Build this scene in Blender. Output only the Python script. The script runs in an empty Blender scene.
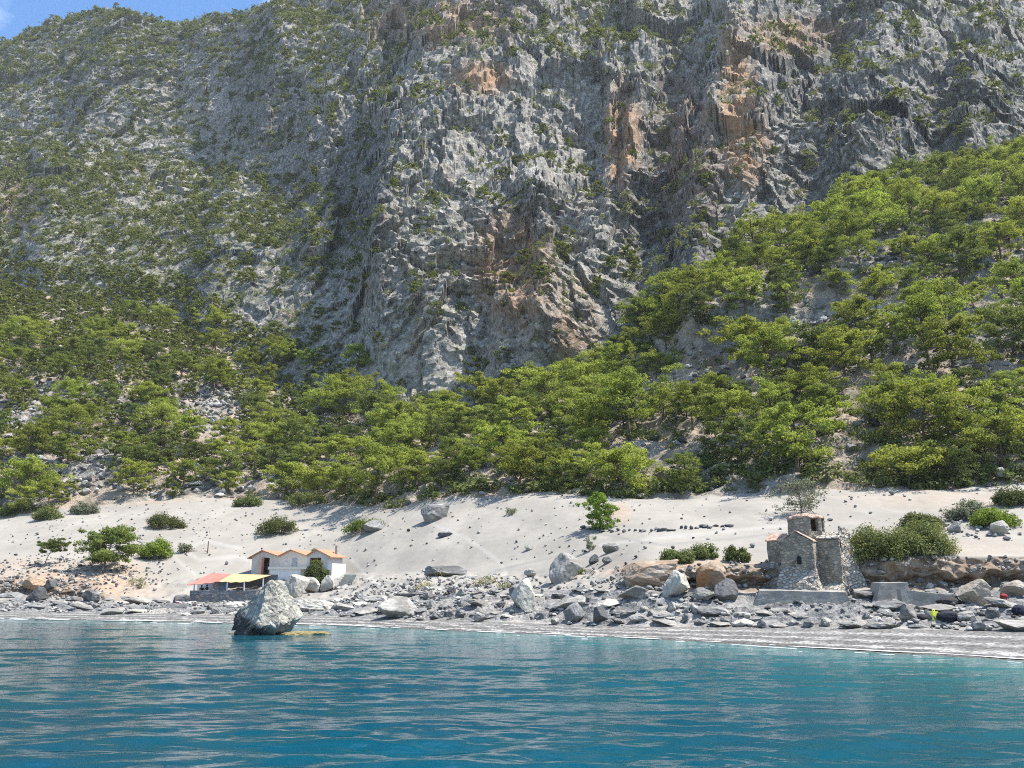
import bpy, bmesh, math, random
import numpy as np
from mathutils import Vector, Matrix

rng = np.random.default_rng(7)
random.seed(7)
SC = bpy.context.scene
COL = SC.collection
R = math.radians

# ------------------------------------------------------------------ camera model
F, CX, CY, CAMH = 800.0, 512.0, 384.0, 3.0
PITCH = math.atan(204.0 / F)
CP, SP = math.cos(PITCH), math.sin(PITCH)

def ray(px, py):
    """direction slopes of a view ray: x per metre of depth, height per metre of depth"""
    u = (np.asarray(px, float) - CX) / F
    v = (CY - np.asarray(py, float)) / F
    q = CP - v * SP
    return u / q, (SP + v * CP) / q

def pt(px, py, Y):
    a, e = ray(px, py)
    return Vector((float(a) * Y, Y, CAMH + float(e) * Y))

def project(P):
    X, Y, Z = P[..., 0], P[..., 1], P[..., 2] - CAMH
    d = Y * CP + Z * SP
    return CX + F * X / d, CY - F * (-Y * SP + Z * CP) / d

# ------------------------------------------------------------------ noise
G16 = np.array([(1,1,0),(-1,1,0),(1,-1,0),(-1,-1,0),(1,0,1),(-1,0,1),(1,0,-1),(-1,0,-1),
                (0,1,1),(0,-1,1),(0,1,-1),(0,-1,-1),(1,1,0),(-1,1,0),(0,-1,1),(0,-1,-1)], np.float32)

def perlin(p, seed=0):
    p = np.asarray(p, np.float32)
    shp = p.shape[:-1]
    p = p.reshape(-1, 3)
    i = np.floor(p).astype(np.int64)
    f = (p - i).astype(np.float32)
    u = f * f * f * (f * (f * 6 - 15) + 10)
    out = np.zeros(len(p), np.float32)
    for dx in (0, 1):
        wx = u[:, 0] if dx else 1 - u[:, 0]
        for dy in (0, 1):
            wy = u[:, 1] if dy else 1 - u[:, 1]
            for dz in (0, 1):
                wz = u[:, 2] if dz else 1 - u[:, 2]
                h = ((i[:, 0] + dx) * 73856093) ^ ((i[:, 1] + dy) * 19349663) ^ ((i[:, 2] + dz) * 83492791) ^ (seed * 2654435)
                h = (h ^ (h >> 13)) * 1274126177 & 0xffffffff
                h = (h ^ (h >> 16)) & 15
                g = G16[h]
                out += wx * wy * wz * (g[:, 0] * (f[:, 0] - dx) + g[:, 1] * (f[:, 1] - dy) + g[:, 2] * (f[:, 2] - dz))
    return out.reshape(shp)

def fbm(p, oct=4, seed=0, gain=.5):
    a, s, t = 1.0, 0, 0
    for k in range(oct):
        s = s + a * perlin(p * 2.03 ** k, seed + k); t += a; a *= gain
    return s / t

def blocks(p, seed=0, tilt=.5):
    """angular facets: every cell gets its own offset and its own tilted plane"""
    shp = p.shape[:-1]
    p = np.asarray(p, np.float32).reshape(-1, 3)
    b = np.floor(p - .5).astype(np.int64)
    best = np.full(len(p), 9e9, np.float32); out = np.zeros(len(p), np.float32)
    for dx in (0, 1):
        for dy in (0, 1):
            for dz in (0, 1):
                c = b + np.array((dx, dy, dz))
                h = (c[:, 0] * 73856093) ^ (c[:, 1] * 19349663) ^ (c[:, 2] * 83492791) ^ (seed * 2654435)
                r = []
                for _ in range(4):
                    h = ((h ^ (h >> 13)) * 1274126177 + 12345) & 0xffffffff
                    h = h ^ (h >> 15); r.append(((h & 0xffff) / 65535.0).astype(np.float32))
                d = p - (c + .5 + (np.stack(r[:3], -1) - .5) * .9)
                q = (d * d).sum(-1)
                val = (r[3] - .5) + tilt * ((r[0] - .5) * d[:, 0] * 2 + (r[2] - .85) * d[:, 2] * 1.3)
                m = q < best
                out = np.where(m, val, out); best = np.where(m, q, best)
    return out.reshape(shp)

def ridged(p, seed=0):
    return 1 - 2 * np.abs(perlin(p, seed)) - .6

# ------------------------------------------------------------------ mesh helpers
def mesh(name, V, faces, mats, smooth=False, attrs=None):
    """faces: (M,k) array or list of index tuples"""
    me = bpy.data.meshes.new(name)
    V = np.asarray(V, np.float32)
    if isinstance(faces, np.ndarray):
        fl = faces.astype(np.int32).ravel()
        tot = np.full(len(faces), faces.shape[1], np.int32)
    else:
        tot = np.array([len(f) for f in faces], np.int32)
        fl = np.concatenate([np.asarray(f, np.int32) for f in faces])
    st = np.concatenate([[0], np.cumsum(tot)[:-1]]).astype(np.int32)
    me.vertices.add(len(V)); me.vertices.foreach_set('co', V.ravel())
    me.loops.add(len(fl)); me.loops.foreach_set('vertex_index', fl)
    me.polygons.add(len(tot)); me.polygons.foreach_set('loop_start', st)
    me.update(calc_edges=True)
    me.polygons.foreach_set('use_smooth', np.full(len(tot), smooth))
    for k, arr in (attrs or {}).items():
        at = me.attributes.new(k, 'FLOAT', 'POINT')
        at.data.foreach_set('value', np.asarray(arr, np.float32).ravel())
    for m in (mats if isinstance(mats, (list, tuple)) else [mats]):
        me.materials.append(m)
    me.validate()
    return me

def link(name, me, parent=None, loc=None, rotz=None):
    o = bpy.data.objects.new(name, me); COL.objects.link(o)
    if parent: o.parent = parent
    if loc is not None: o.location = loc
    if rotz is not None: o.rotation_euler = (0, 0, rotz)
    return o

def tag(o, label=None, cat=None, group=None, kind=None):
    if label: o['label'] = label
    if cat: o['category'] = cat
    if group: o['group'] = group
    if kind or label: o['kind'] = kind or 'thing'
    return o

def empty(name, loc, rotz=0):
    o = bpy.data.objects.new(name, None); COL.objects.link(o)
    o.location = loc; o.rotation_euler = (0, 0, rotz); o.empty_display_size = .3
    return o

class MB:
    """collects shapes for one mesh"""
    def __init__(s): s.v, s.f, s.n = [], [], 0
    def add(s, V, Fc):
        V = np.asarray(V, float)
        s.v.append(V); s.f += [tuple(int(i) + s.n for i in f) for f in Fc]; s.n += len(V)
        return s
    def box(s, x0, x1, y0, y1, z0, z1):
        V = [(x0,y0,z0),(x1,y0,z0),(x1,y1,z0),(x0,y1,z0),(x0,y0,z1),(x1,y0,z1),(x1,y1,z1),(x0,y1,z1)]
        return s.add(V, [(0,3,2,1),(4,5,6,7),(0,1,5,4),(1,2,6,5),(2,3,7,6),(3,0,4,7)])
    def prism(s, poly, axis, t0, t1):
        """extrude polygon (list of 2D) along axis 'x' or 'y' or 'z'"""
        n = len(poly)
        def mk(p, t): return {'x': (t, p[0], p[1]), 'y': (p[0], t, p[1]), 'z': (p[0], p[1], t)}[axis]
        V = [mk(p, t0) for p in poly] + [mk(p, t1) for p in poly]
        Fc = [tuple(range(n - 1, -1, -1)), tuple(range(n, 2 * n))] + [(i, (i + 1) % n, n + (i + 1) % n, n + i) for i in range(n)]
        return s.add(V, Fc)
    def hexa(s, P):
        """8 corners: bottom 4 ccw, top 4 ccw"""
        return s.add(P, [(0,3,2,1),(4,5,6,7),(0,1,5,4),(1,2,6,5),(2,3,7,6),(3,0,4,7)])
    def tube(s, path, rad, sides=6):
        path = np.asarray(path, float); n = len(path)
        rad = np.broadcast_to(np.asarray(rad, float), (n,))
        V = []
        for i in range(n):
            d = path[min(i + 1, n - 1)] - path[max(i - 1, 0)]
            d /= np.linalg.norm(d) + 1e-9
            ref = np.array((1., 0, 0)) if abs(d[0]) < .8 else np.array((0, 1., 0))
            u = np.cross(d, ref); u /= np.linalg.norm(u); w = np.cross(d, u)
            for k in range(sides):
                t = 2 * math.pi * k / sides
                V.append(path[i] + rad[i] * (math.cos(t) * u + math.sin(t) * w))
        Fc = [(i*sides+k, i*sides+(k+1)%sides, (i+1)*sides+(k+1)%sides, (i+1)*sides+k) for i in range(n-1) for k in range(sides)]
        Fc += [tuple(range(sides - 1, -1, -1)), tuple((n-1)*sides + k for k in range(sides))]
        return s.add(V, Fc)
    def build(s, name, m, parent=None, loc=None, rotz=None, smooth=False, rough=0, seed=0, cuts=0, scale=1.2):
        V = np.concatenate(s.v)
        me = mesh(name, V, s.f, m, smooth)
        if cuts or rough:
            bm = bmesh.new(); bm.from_mesh(me)
            bmesh.ops.recalc_face_normals(bm, faces=bm.faces)
            if cuts:
                for _ in range(cuts):
                    long = [e for e in bm.edges if e.calc_length() > .28]
                    if not long: break
                    bmesh.ops.subdivide_edges(bm, edges=long, cuts=1, use_grid_fill=True)
            bmesh.ops.triangulate(bm, faces=[f for f in bm.faces if len(f.verts) > 4])
            if rough:
                bm.normal_update()
                P = np.array([v.co[:] for v in bm.verts])
                d = np.stack([fbm(P * scale + 31 * k, 3, seed + k) for k in range(3)], -1) * rough
                for v, q in zip(bm.verts, d): v.co += Vector(q)
            bm.to_mesh(me); bm.free()
        else:
            bm = bmesh.new(); bm.from_mesh(me); bmesh.ops.recalc_face_normals(bm, faces=bm.faces); bm.to_mesh(me); bm.free()
        return link(name, me, parent, loc, rotz)

# ------------------------------------------------------------------ materials
def new_mat(name):
    m = bpy.data.materials.new(name); m.use_nodes = True
    nt = m.node_tree; nt.nodes.clear()
    out = nt.nodes.new('ShaderNodeOutputMaterial')
    return m, nt, out

class N:
    def __init__(s, nt): s.nt = nt
    def n(s, t, **kw):
        nd = s.nt.nodes.new(t)
        for k, v in kw.items(): setattr(nd, k, v)
        return nd
    def L(s, a, b): s.nt.links.new(a, b)
    def noise(s, vec, scale, detail=5, rough=.55, dist=0):
        nd = s.n('ShaderNodeTexNoise'); nd.inputs['Scale'].default_value = scale
        nd.inputs['Detail'].default_value = detail; nd.inputs['Roughness'].default_value = rough
        nd.inputs['Distortion'].default_value = dist
        if vec is not None: s.L(vec, nd.inputs['Vector'])
        return nd.outputs['Fac']
    def voronoi(s, vec, scale, feature='F1', out='Distance'):
        nd = s.n('ShaderNodeTexVoronoi', feature=feature); nd.inputs['Scale'].default_value = scale
        if vec is not None: s.L(vec, nd.inputs['Vector'])
        return nd.outputs[out]
    def ramp(s, fac, stops, mode='LINEAR'):
        nd = s.n('ShaderNodeValToRGB'); cr = nd.color_ramp; cr.interpolation = mode
        while len(cr.elements) < len(stops): cr.elements.new(.5)
        for e, (p, c) in zip(cr.elements, stops):
            e.position = p; e.color = (*c, 1) if isinstance(c, tuple) else (c, c, c, 1)
        s.L(fac, nd.inputs['Fac'])
        return nd.outputs['Color']
    def mix(s, fac, a, b, blend='MIX'):
        nd = s.n('ShaderNodeMix', data_type='RGBA', blend_type=blend)
        for i, x in ((0, fac), (6, a), (7, b)):
            if hasattr(x, 'links'): s.L(x, nd.inputs[i])
            elif i == 0: nd.inputs[0].default_value = x
            else: nd.inputs[i].default_value = (*x, 1)
        return nd.outputs[2]
    def math(s, op, a, b=0.0, clamp=False):
        nd = s.n('ShaderNodeMath', operation=op, use_clamp=clamp)
        for i, x in ((0, a), (1, b)):
            if hasattr(x, 'links'): s.L(x, nd.inputs[i])
            else: nd.inputs[i].default_value = x
        return nd.outputs[0]
    def attr(s, name): return s.n('ShaderNodeAttribute', attribute_name=name).outputs['Fac']
    def pos(s): return s.n('ShaderNodeNewGeometry').outputs['Position']
    def obj(s): return s.n('ShaderNodeTexCoord').outputs['Object']
    def orand(s): return s.n('ShaderNodeObjectInfo').outputs['Random']
    def scalev(s, vec, k):
        nd = s.n('ShaderNodeMapping'); nd.inputs['Scale'].default_value = k; s.L(vec, nd.inputs['Vector'])
        return nd.outputs['Vector']
    def shift(s, vec, fac, k=50.):
        c = s.n('ShaderNodeCombineXYZ'); m = s.math('MULTIPLY', fac, k)
        for i in range(3): s.L(m, c.inputs[i])
        a = s.n('ShaderNodeVectorMath', operation='ADD'); s.L(vec, a.inputs[0]); s.L(c.outputs[0], a.inputs[1])
        return a.outputs[0]
    def bump(s, h, strength, dist, normal=None):
        nd = s.n('ShaderNodeBump'); nd.inputs['Strength'].default_value = strength; nd.inputs['Distance'].default_value = dist
        s.L(h, nd.inputs['Height'])
        if normal is not None: s.L(normal, nd.inputs['Normal'])
        return nd.outputs['Normal']
    def bsdf(s, color, rough=.9, normal=None, spec=.2):
        nd = s.n('ShaderNodeBsdfPrincipled')
        if hasattr(color, 'links'): s.L(color, nd.inputs['Base Color'])
        else: nd.inputs['Base Color'].default_value = (*color, 1)
        if hasattr(rough, 'links'): s.L(rough, nd.inputs['Roughness'])
        else: nd.inputs['Roughness'].default_value = rough
        nd.inputs['Specular IOR Level'].default_value = spec
        if normal is not None: s.L(normal, nd.inputs['Normal'])
        return nd

def rock_material(name, c1, c2, c3, scale=1.0, bump=.6, world=False, stain_shade=None, crust=.25, wet_shade=False):
    m, nt, out = new_mat(name); q = N(nt)
    v = q.pos() if world else q.shift(q.obj(), q.orand())
    big = q.noise(v, .35 * scale, 4)
    mid = q.noise(v, 1.7 * scale, 6, .65)
    fine = q.noise(v, 8 * scale, 4, .6)
    col = q.mix(q.ramp(big, [(.38, 0.), (.62, 1.)]), c1, c2)
    col = q.mix(q.ramp(mid, [(.50, 0.), (.66, 1.)]), col, c3)
    crk = q.voronoi(v, 1.1 * scale, 'DISTANCE_TO_EDGE')
    col = q.mix(q.math('MULTIPLY', q.ramp(crk, [(.0, 1.), (.05, 0.)]), crust), col, tuple(x * .45 for x in c1))
    if stain_shade:
        st = q.noise(v, .5 * scale, 3)
        col = q.mix(q.ramp(st, [(.56, 0.), (.70, .8)]), col, stain_shade)
    col = q.mix(q.math('MULTIPLY', q.ramp(fine, [(.35, 1.), (.5, 0.)]), .35), col, tuple(x * .55 for x in c1))
    if wet_shade:   # tide-stained foot, black with algae; its rise on the left is painted shade
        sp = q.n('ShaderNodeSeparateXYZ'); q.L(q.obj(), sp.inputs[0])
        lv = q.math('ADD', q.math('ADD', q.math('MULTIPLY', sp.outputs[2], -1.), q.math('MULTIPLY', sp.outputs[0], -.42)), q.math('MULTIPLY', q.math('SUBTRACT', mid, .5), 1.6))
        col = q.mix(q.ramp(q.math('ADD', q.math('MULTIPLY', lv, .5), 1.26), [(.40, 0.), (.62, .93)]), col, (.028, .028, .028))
    h = q.math('ADD', q.math('MULTIPLY', mid, .7), q.math('MULTIPLY', fine, .3))
    nrm = q.bump(h, bump, .35 / scale)
    b = q.bsdf(col, .92, nrm); q.L(b.outputs[0], out.inputs[0])
    return m

def foliage_material(name, c_dark, c_light, trans=.3, hue=.022):
    m, nt, out = new_mat(name); q = N(nt)
    t = q.attr('tone')
    col = q.mix(t, c_dark, c_light)
    hs = q.n('ShaderNodeHueSaturation'); q.L(col, hs.inputs['Color'])
    r = q.orand()
    q.L(q.math('ADD', q.math('MULTIPLY', r, hue), .5 - hue * .25), hs.inputs['Hue'])
    q.L(q.math('ADD', q.math('MULTIPLY', q.math('FRACT', q.math('MULTIPLY', r, 7.3)), .5), .75), hs.inputs['Value'])
    c = hs.outputs['Color']
    d = q.bsdf(c, .75, None, .15)
    tr = q.n('ShaderNodeBsdfTranslucent'); q.L(q.mix(1.0, c, (1.0, 1.0, .55), 'MULTIPLY'), tr.inputs['Color'])
    mx = q.n('ShaderNodeMixShader'); mx.inputs[0].default_value = trans
    q.L(d.outputs[0], mx.inputs[1]); q.L(tr.outputs[0], mx.inputs[2]); q.L(mx.outputs[0], out.inputs[0])
    return m

def plain(name, c, rough=.8, var=.15, scale=3., bump=.1, spec=.25):
    m, nt, out = new_mat(name); q = N(nt)
    v = q.obj(); n1 = q.noise(v, scale, 5, .6); n2 = q.noise(v, scale * 6, 3)
    col = q.mix(q.ramp(n1, [(.35, 0.), (.65, 1.)]), tuple(x * (1 - var) for x in c), tuple(min(1, x * (1 + var)) for x in c))
    b = q.bsdf(col, rough, q.bump(n2, bump, .05), spec); q.L(b.outputs[0], out.inputs[0])
    return m

def masonry(name, c1, c2, mortar, scale, bump=.8):
    m, nt, out = new_mat(name); q = N(nt)
    v = q.obj(); vs = q.scalev(v, (1, 1, 1.5))
    cell = q.voronoi(vs, scale, 'F1', 'Color')
    edge = q.voronoi(vs, scale, 'DISTANCE_TO_EDGE')
    sep = q.n('ShaderNodeSeparateColor'); q.L(cell, sep.inputs[0])
    col = q.mix(sep.outputs[0], c1, c2)
    col = q.mix(q.ramp(sep.outputs[1], [(.8, 0.), (.95, .6)]), col, (.36, .24, .16))
    col = q.mix(q.ramp(edge, [(.03, 1.), (.10, 0.)]), col, mortar)
    n = q.noise(v, 1.2, 4)
    col = q.mix(q.math('MULTIPLY', q.ramp(n, [(.4, 0.), (.65, 1.)]), .35), col, c2)
    h = q.math('ADD', q.ramp(edge, [(0., 0.), (.14, 1.)]), q.math('MULTIPLY', q.noise(v, 9, 4), .5))
    b = q.bsdf(col, .93, q.bump(h, bump, .08)); q.L(b.outputs[0], out.inputs[0])
    return m

M = {}
M['limestone'] = rock_material('limestone', (.165, .157, .143), (.275, .262, .235), (.41, .393, .355), .9)
M['cream'] = rock_material('cream_limestone', (.30, .285, .25), (.40, .38, .325), (.48, .46, .405), .8, .7)
M['tan'] = rock_material('tan_boulder', (.22, .19, .15), (.31, .275, .225), (.40, .37, .32), .8, .8)
M['darkrock'] = rock_material('dark_rock', (.075, .078, .08), (.11, .11, .11), (.17, .165, .16), .9)
M['ochre'] = rock_material('ochre_conglomerate', (.24, .17, .115), (.33, .26, .195), (.41, .35, .285), 1.4, .9, stain_shade=(.40, .19, .07))
M['searock'] = rock_material('sea_rock', (.20, .19, .165), (.36, .345, .295), (.48, .46, .40), .75, .9, crust=.6, wet_shade=True)
M['reef'] = rock_material('reef', (.24, .19, .085), (.32, .26, .13), (.14, .13, .09), 1.2, .9)
M['slab'] = rock_material('slab', (.10, .10, .098), (.20, .198, .19), (.34, .335, .318), 1.1, .9)
M['pine'] = foliage_material('pine_needles', (.155, .185, .034), (.35, .385, .085), .5)
M['darkpine'] = foliage_material('dark_pine_needles', (.085, .112, .030), (.200, .235, .065), .42)
M['farpine'] = foliage_material('far_pine_needles', (.115, .140, .030), (.215, .245, .055), .4)
M['scrub'] = foliage_material('scrub_leaves', (.125, .145, .052), (.235, .25, .095), .35)
M['olive'] = foliage_material('olive_shrub', (.085, .102, .034), (.150, .168, .054), .3)
M['bright'] = foliage_material('bright_shrub', (.10, .15, .02), (.19, .24, .035), .35)
M['dry'] = foliage_material('dry_plant', (.20, .19, .09), (.34, .31, .17), .25)
M['grey'] = foliage_material('grey_plant', (.13, .14, .09), (.22, .225, .15), .2)
M['bark'] = plain('bark', (.10, .075, .055), .95, .35, 4, .6)
M['greybark'] = plain('grey_bark', (.20, .18, .155), .95, .3, 4, .6)

def mat_rubble():
    m, nt, out = new_mat('loose_rubble'); q = N(nt); v = q.pos()
    col = q.ramp(q.attr('tone'), [(0., (.06, .06, .06)), (.3, (.15, .148, .142)), (.7, (.28, .274, .257)), (1., (.40, .39, .365))])
    n = q.noise(v, 3., 5, .65)
    col = q.mix(1., col, q.ramp(n, [(.3, .65), (.7, 1.3)]), 'MULTIPLY')
    b = q.bsdf(col, .93, q.bump(n, .6, .15)); q.L(b.outputs[0], out.inputs[0])
    return m
M['rubble'] = mat_rubble()

# ------------------------------------------------------------------ terrain
def row(pts, z=None):
    A, Y, Z = [], [], []
    for p in pts:
        a, e = ray(p[0], p[1]); a, e = float(a), float(e)
        if z is not None or len(p) > 3:
            zz = z if z is not None else p[3]
            y = (zz - CAMH) / e
        else:
            y = p[2]; zz = CAMH + e * y
        A.append(a); Y.append(y); Z.append(zz)
    return np.array(A), np.array(Y), np.array(Z)

R1 = row([(-400,617),(-150,618),(0,619),(130,621),(240,624),(345,626),(450,631),(600,637),(750,645),(880,653),(1024,661),(1200,672),(1450,690)], z=0.)
R2 = row([(-400,611,90),(0,612,88),(130,613.5,84.5),(250,615,79),(345,617,75),(450,620,66.5),(600,626.5,59),(700,627,56.5),(800,628,54),(900,629,50),(1024,632,46),(1450,640,40)])
R3 = row([(-400,597,104),(-60,598,100),(0,598,98),(60,599,97),(110,600,96),(160,604,97),(200,603,98),(260,602,96),(310,601,93),(360,597,88),(430,594,80),(500,592,74),(560,590,69),(620,590,65),(640,591,63.5),(760,593,62.5),(800,594,62.5),(860,594,62),(880,592,61),(1024,590,60),(1450,590,58)])
R4 = row([(-400,575,110),(-60,576,108),(0,577,106),(60,578,105),(110,582,104),(160,582,108),(200,575,111),(245,574.5,113),(345,574,113),(370,572,106),(430,572,98),(500,572,88),(560,571,80),(620,570,70),(645,566,66),(720,565,65.5),(780,563,65),(860,558,63.6),(880,556.5,62.6),(1024,556,61.6),(1450,556,60)])
R5 = row([(-400,525,165),(-60,522,160),(0,518,158),(60,510,158),(110,506,160),(180,498,165),(300,497,165),(345,504,150),(390,508,138),(440,502,130),(500,496,126),(560,492,122),(620,496,114),(700,497,108),(780,492,103),(850,490,99),(940,489,96),(1024,486,94),(1450,480,90)])
R6 = row([(-400,280,400),(-60,285,385),(0,290,370),(60,300,345),(150,310,320),(200,335,300),(250,370,265),(300,398,232),(350,414,208),(420,416,200),(520,404,204),(600,380,210),(640,318,228),(700,280,240),(800,232,255),(900,188,266),(1024,156,277),(1200,110,290),(1450,60,300)])
R7 = row([(-400,150,540),(0,150,520),(120,150,500),(200,160,475),(260,175,440),(310,185,395),(360,190,345),(440,190,308),(520,190,300),(600,185,305),(660,170,312),(740,140,318),(850,110,322),(950,80,328),(1100,50,332),(1450,-20,345)])
R8 = row([(-400,70,640),(-60,48,630),(0,43,625),(35,30,620),(60,17,615),(110,11,610),(150,14,600),(183,23,590),(205,15,570),(245,10,545),(275,-2,520),(330,-40,540),(420,-80,505),(520,-90,490),(600,-80,495),(700,-90,490),(800,-100,485),(950,-110,485),(1100,-130,490),(1450,-180,500)])

acol = np.concatenate([np.linspace(-1.3, -.80, 50)[:-1], np.linspace(-.80, .80, 900), np.linspace(.80, 1.3, 50)[1:]])
def at_cols(r): return np.interp(acol, r[0], r[1]), np.interp(acol, r[0], r[2])
def soft(A, n):
    for _ in range(n):
        B = A.copy(); B[1:-1] = (A[:-2] + 2 * A[1:-1] + A[2:]) / 4; A = B
    return A
K = [at_cols(r) for r in (R1, R2, R3, R4, R5, R6, R7, R8)]
K = [(soft(y, n), soft(z, n)) for (y, z), n in zip(K, (30, 60, 120, 200, 200, 200, 300, 30))]
K.insert(0, (K[0][0] - 30, np.full_like(acol, -5.)))
K.append((K[-1][0] + 60, K[-1][1] - 25))
NSEG = [14, 46, 60, 50, 110, 170, 210, 190, 8]
Ys, Zs, SEG, TT = [], [], [], []
for k, n in enumerate(NSEG):
    (y0, z0), (y1, z1) = K[k], K[k + 1]
    for i in range(n + (k == len(NSEG) - 1)):
        t = i / n
        Ys.append(y0 + (y1 - y0) * t); Zs.append(z0 + (z1 - z0) * t); SEG.append(k); TT.append(t)
Yb, Zb = np.array(Ys), np.array(Zs)
SEG, TT = np.array(SEG), np.array(TT)
nr, nc = Yb.shape
# soften the creases between knots a little
def smooth_rows(A, n):
    for _ in range(n):
        B = A.copy(); B[1:-1] = (A[:-2] + 2 * A[1:-1] + A[2:]) / 4; A = B
    return A
i5 = sum(NSEG[:4])
P = np.stack([acol[None, :] * Yb, Yb, Zb], -1).astype(np.float64)
PXb, PYb = project(P)

# big buttresses: a left-facing wall that rises towards the viewer, then falls back to the right
def sstep(x): x = np.clip(x, 0, 1); return x * x * (3 - 2 * x)
BUT = [  # crest polyline (px,py), height m, wall width px, fall-off px
    ([(445,-60),(440,0),(416,60),(398,110),(386,170),(380,230),(384,290)], 26, 48, 190),
    ([(745,-60),(738,0),(730,60),(716,110),(704,200),(694,285)], 34, 66, 170),
    ([(640,0),(640,60),(637,110),(628,165)], 12, 14, 40),
    ([(612,40),(612,90),(608,150)], 12, 12, 26),
    ([(905,-50),(900,0),(890,60),(862,98)], 26, 95, 130),
    ([(288,20),(272,90),(246,160),(226,200)], 24, 34, 120),
    ([(216,225),(214,280),(212,335)], 17, 46, 60),
    ([(535,170),(548,230),(545,290)], 16, 42, 90),
    ([(872,110),(858,160),(845,225)], 18, 50, 120),
    ([(505,290),(512,330),(500,375)], 9, 34, 60),
    ([(770,60),(762,110),(750,150)], 13, 40, 70),
    ([(120,20),(105,60),(90,110)], 22, 40, 120),
    ([(60,150),(50,210),(45,250)], 20, 40, 90),
    ([(330,90),(318,150),(310,210)], 16, 34, 60),
    ([(256,396),(258,425),(252,445)], 6, 26, 30),
    ([(985,60),(975,110),(970,150)], 14, 45, 90),
]
rel = np.zeros_like(Yb)
wob = fbm(P[:, :, :] / 18.0, 3, 5) * 26
for pts, H, w, fall in BUT:
    ys = np.array([p[1] for p in pts]); xs = np.array([p[0] for p in pts])
    c = np.interp(PYb, ys, xs)
    y0, y1 = ys[0], ys[-1]
    m = sstep((PYb - (y0 - 22)) / 40) * (1 - sstep((PYb - (y1 - 40)) / 150))
    if y0 < 0: m = 1 - sstep((PYb - (y1 - 40)) / 150)
    x = PXb + wob * .5 - c
    r = np.where(x < 0, sstep(1 + x / (w * .85)), np.exp(-np.maximum(x, 0) / fall))
    rel += (1.75 if pts[0][0] > 330 else 1.1) * H * r * m
high = (SEG >= 5)[:, None] * 1.0
low5 = (SEG == 5)[:, None] * 1.0
rel *= np.clip((475 - PYb) / 90, 0, 1) * np.clip(((SEG == 5) * TT + (SEG > 5)) * 1.6, 0, 1)[:, None]
sc = 1 - rel / Yb
P[..., 0] *= sc; P[..., 1] *= sc
P[..., 2] = CAMH + (P[..., 2] - CAMH) * sc

# crags: fractal displacement outwards
D = np.stack([-acol * .85, -np.full_like(acol, .85), np.full_like(acol, .55)], -1)
D /= np.linalg.norm(D, axis=-1, keepdims=True)
disp = np.zeros((nr, nc), np.float32)
s_cl = np.where(SEG >= 6)[0]; r0 = s_cl[0] - 26
Q = P[r0:].copy(); Q[..., 2] *= .8
warp = np.stack([perlin(Q / 34 + 7, 61), perlin(Q / 34 + 3, 62), perlin(Q / 34 + 1, 63)], -1)
Q = Q + 16 * warp + 5 * np.stack([perlin(Q / 11 + 7, 64), perlin(Q / 11 + 3, 65), perlin(Q / 11 + 1, 66)], -1)
w_in = np.clip((np.arange(r0, nr) - r0) / 130.0, .25 * ((np.arange(r0, nr) - r0) > 20), 1)[:, None]
far = np.clip((Q[..., 1] / 290.0), .9, 1.7)
qs = Q / far[..., None]
cl = 5.5 * ridged(qs / 66, 101) + 2.0 * ridged(qs / 25 + 9, 2) + 6.5 * blocks(qs / np.array((24, 24, 28)), 201, .6) + 3.4 * blocks(qs / np.array((9.5, 9.5, 8.5)), 202, .65)
Q2 = P[r0:] / far[..., None]
cl = cl + 2.0 * blocks((Q2 + 1.2 * warp[:, :, ::-1]) / np.array((4, 4, 3.2)), 203, .7) + 1.3 * fbm(Q2 / 7.0, 2, 4) + .5 * perlin(Q2 / 2.9, 6) + .35 * np.abs(perlin(Q2 / 1.7, 8)) * 2
strat = P[r0:, :, 2] * .9 + P[r0:, :, 0] * .35 + 6 * perlin(Q2 / 22, 12)
cl = cl + .9 * (np.abs(((strat / 6.5) % 1) - .5) * 2)
cl = cl * (.55 + .45 * sstep((PXb[r0:] - 250) / 130))
disp[r0:] = cl * far * w_in
ih0, ih1 = np.where(SEG == 4)[0][-1] - 6, r0 + 60
Hh = P[ih0:ih1]
wh = np.clip((np.arange(ih0, ih1) - ih0) / 14.0, 0, 1)[:, None] * np.clip((ih1 - np.arange(ih0, ih1)) / 60.0, 0, 1)[:, None]
crag = np.clip(perlin(Hh / 24, 21) * 2.2 - .1, 0, 1)
disp[ih0:ih1] += wh * (2.6 * perlin(Hh / 26, 15) + 1.6 * ridged(Hh / 10, 16) + (.5 + 1.2 * crag) * ridged(Hh / 4.3, 17) + .45 * perlin(Hh / 1.8, 18))
P += D[None] * disp[..., None]
# sand, ledges and beach: vertical relief only
up = np.zeros((nr, nc), np.float32)
for seg, f in ((4, lambda q: .55 * perlin(q / 17, 31) + .30 * perlin(q / 6, 32) + .05 * perlin(q / 1.1, 33)),
               (3, lambda q: .45 * perlin(q / 6, 34) + .28 * ridged(q / 1.9, 35) + .12 * perlin(q / .7, 36)),
               (2, lambda q: .34 * ridged(q / np.array((5, 2.2, 2)), 37) + .30 * ridged(q / np.array((2.2, 1.1, 1)), 38) + .12 * perlin(q / .5, 39)),
               (1, lambda q: .06 * perlin(q / np.array((6, 1.5, 2)), 40) + .03 * perlin(q / .5, 41))):
    ii = np.where(SEG == seg)[0]
    t = TT[ii][:, None]
    env = np.minimum(1, t / .12) * np.minimum(1, (1 - t) / .12)
    u = f(P[ii]) * env
    if seg == 2:
        u = np.where(u > 0, np.round(u / .16) * .16 * .7 + u * .3, u)
    up[ii] = u
P[..., 2] += up
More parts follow.
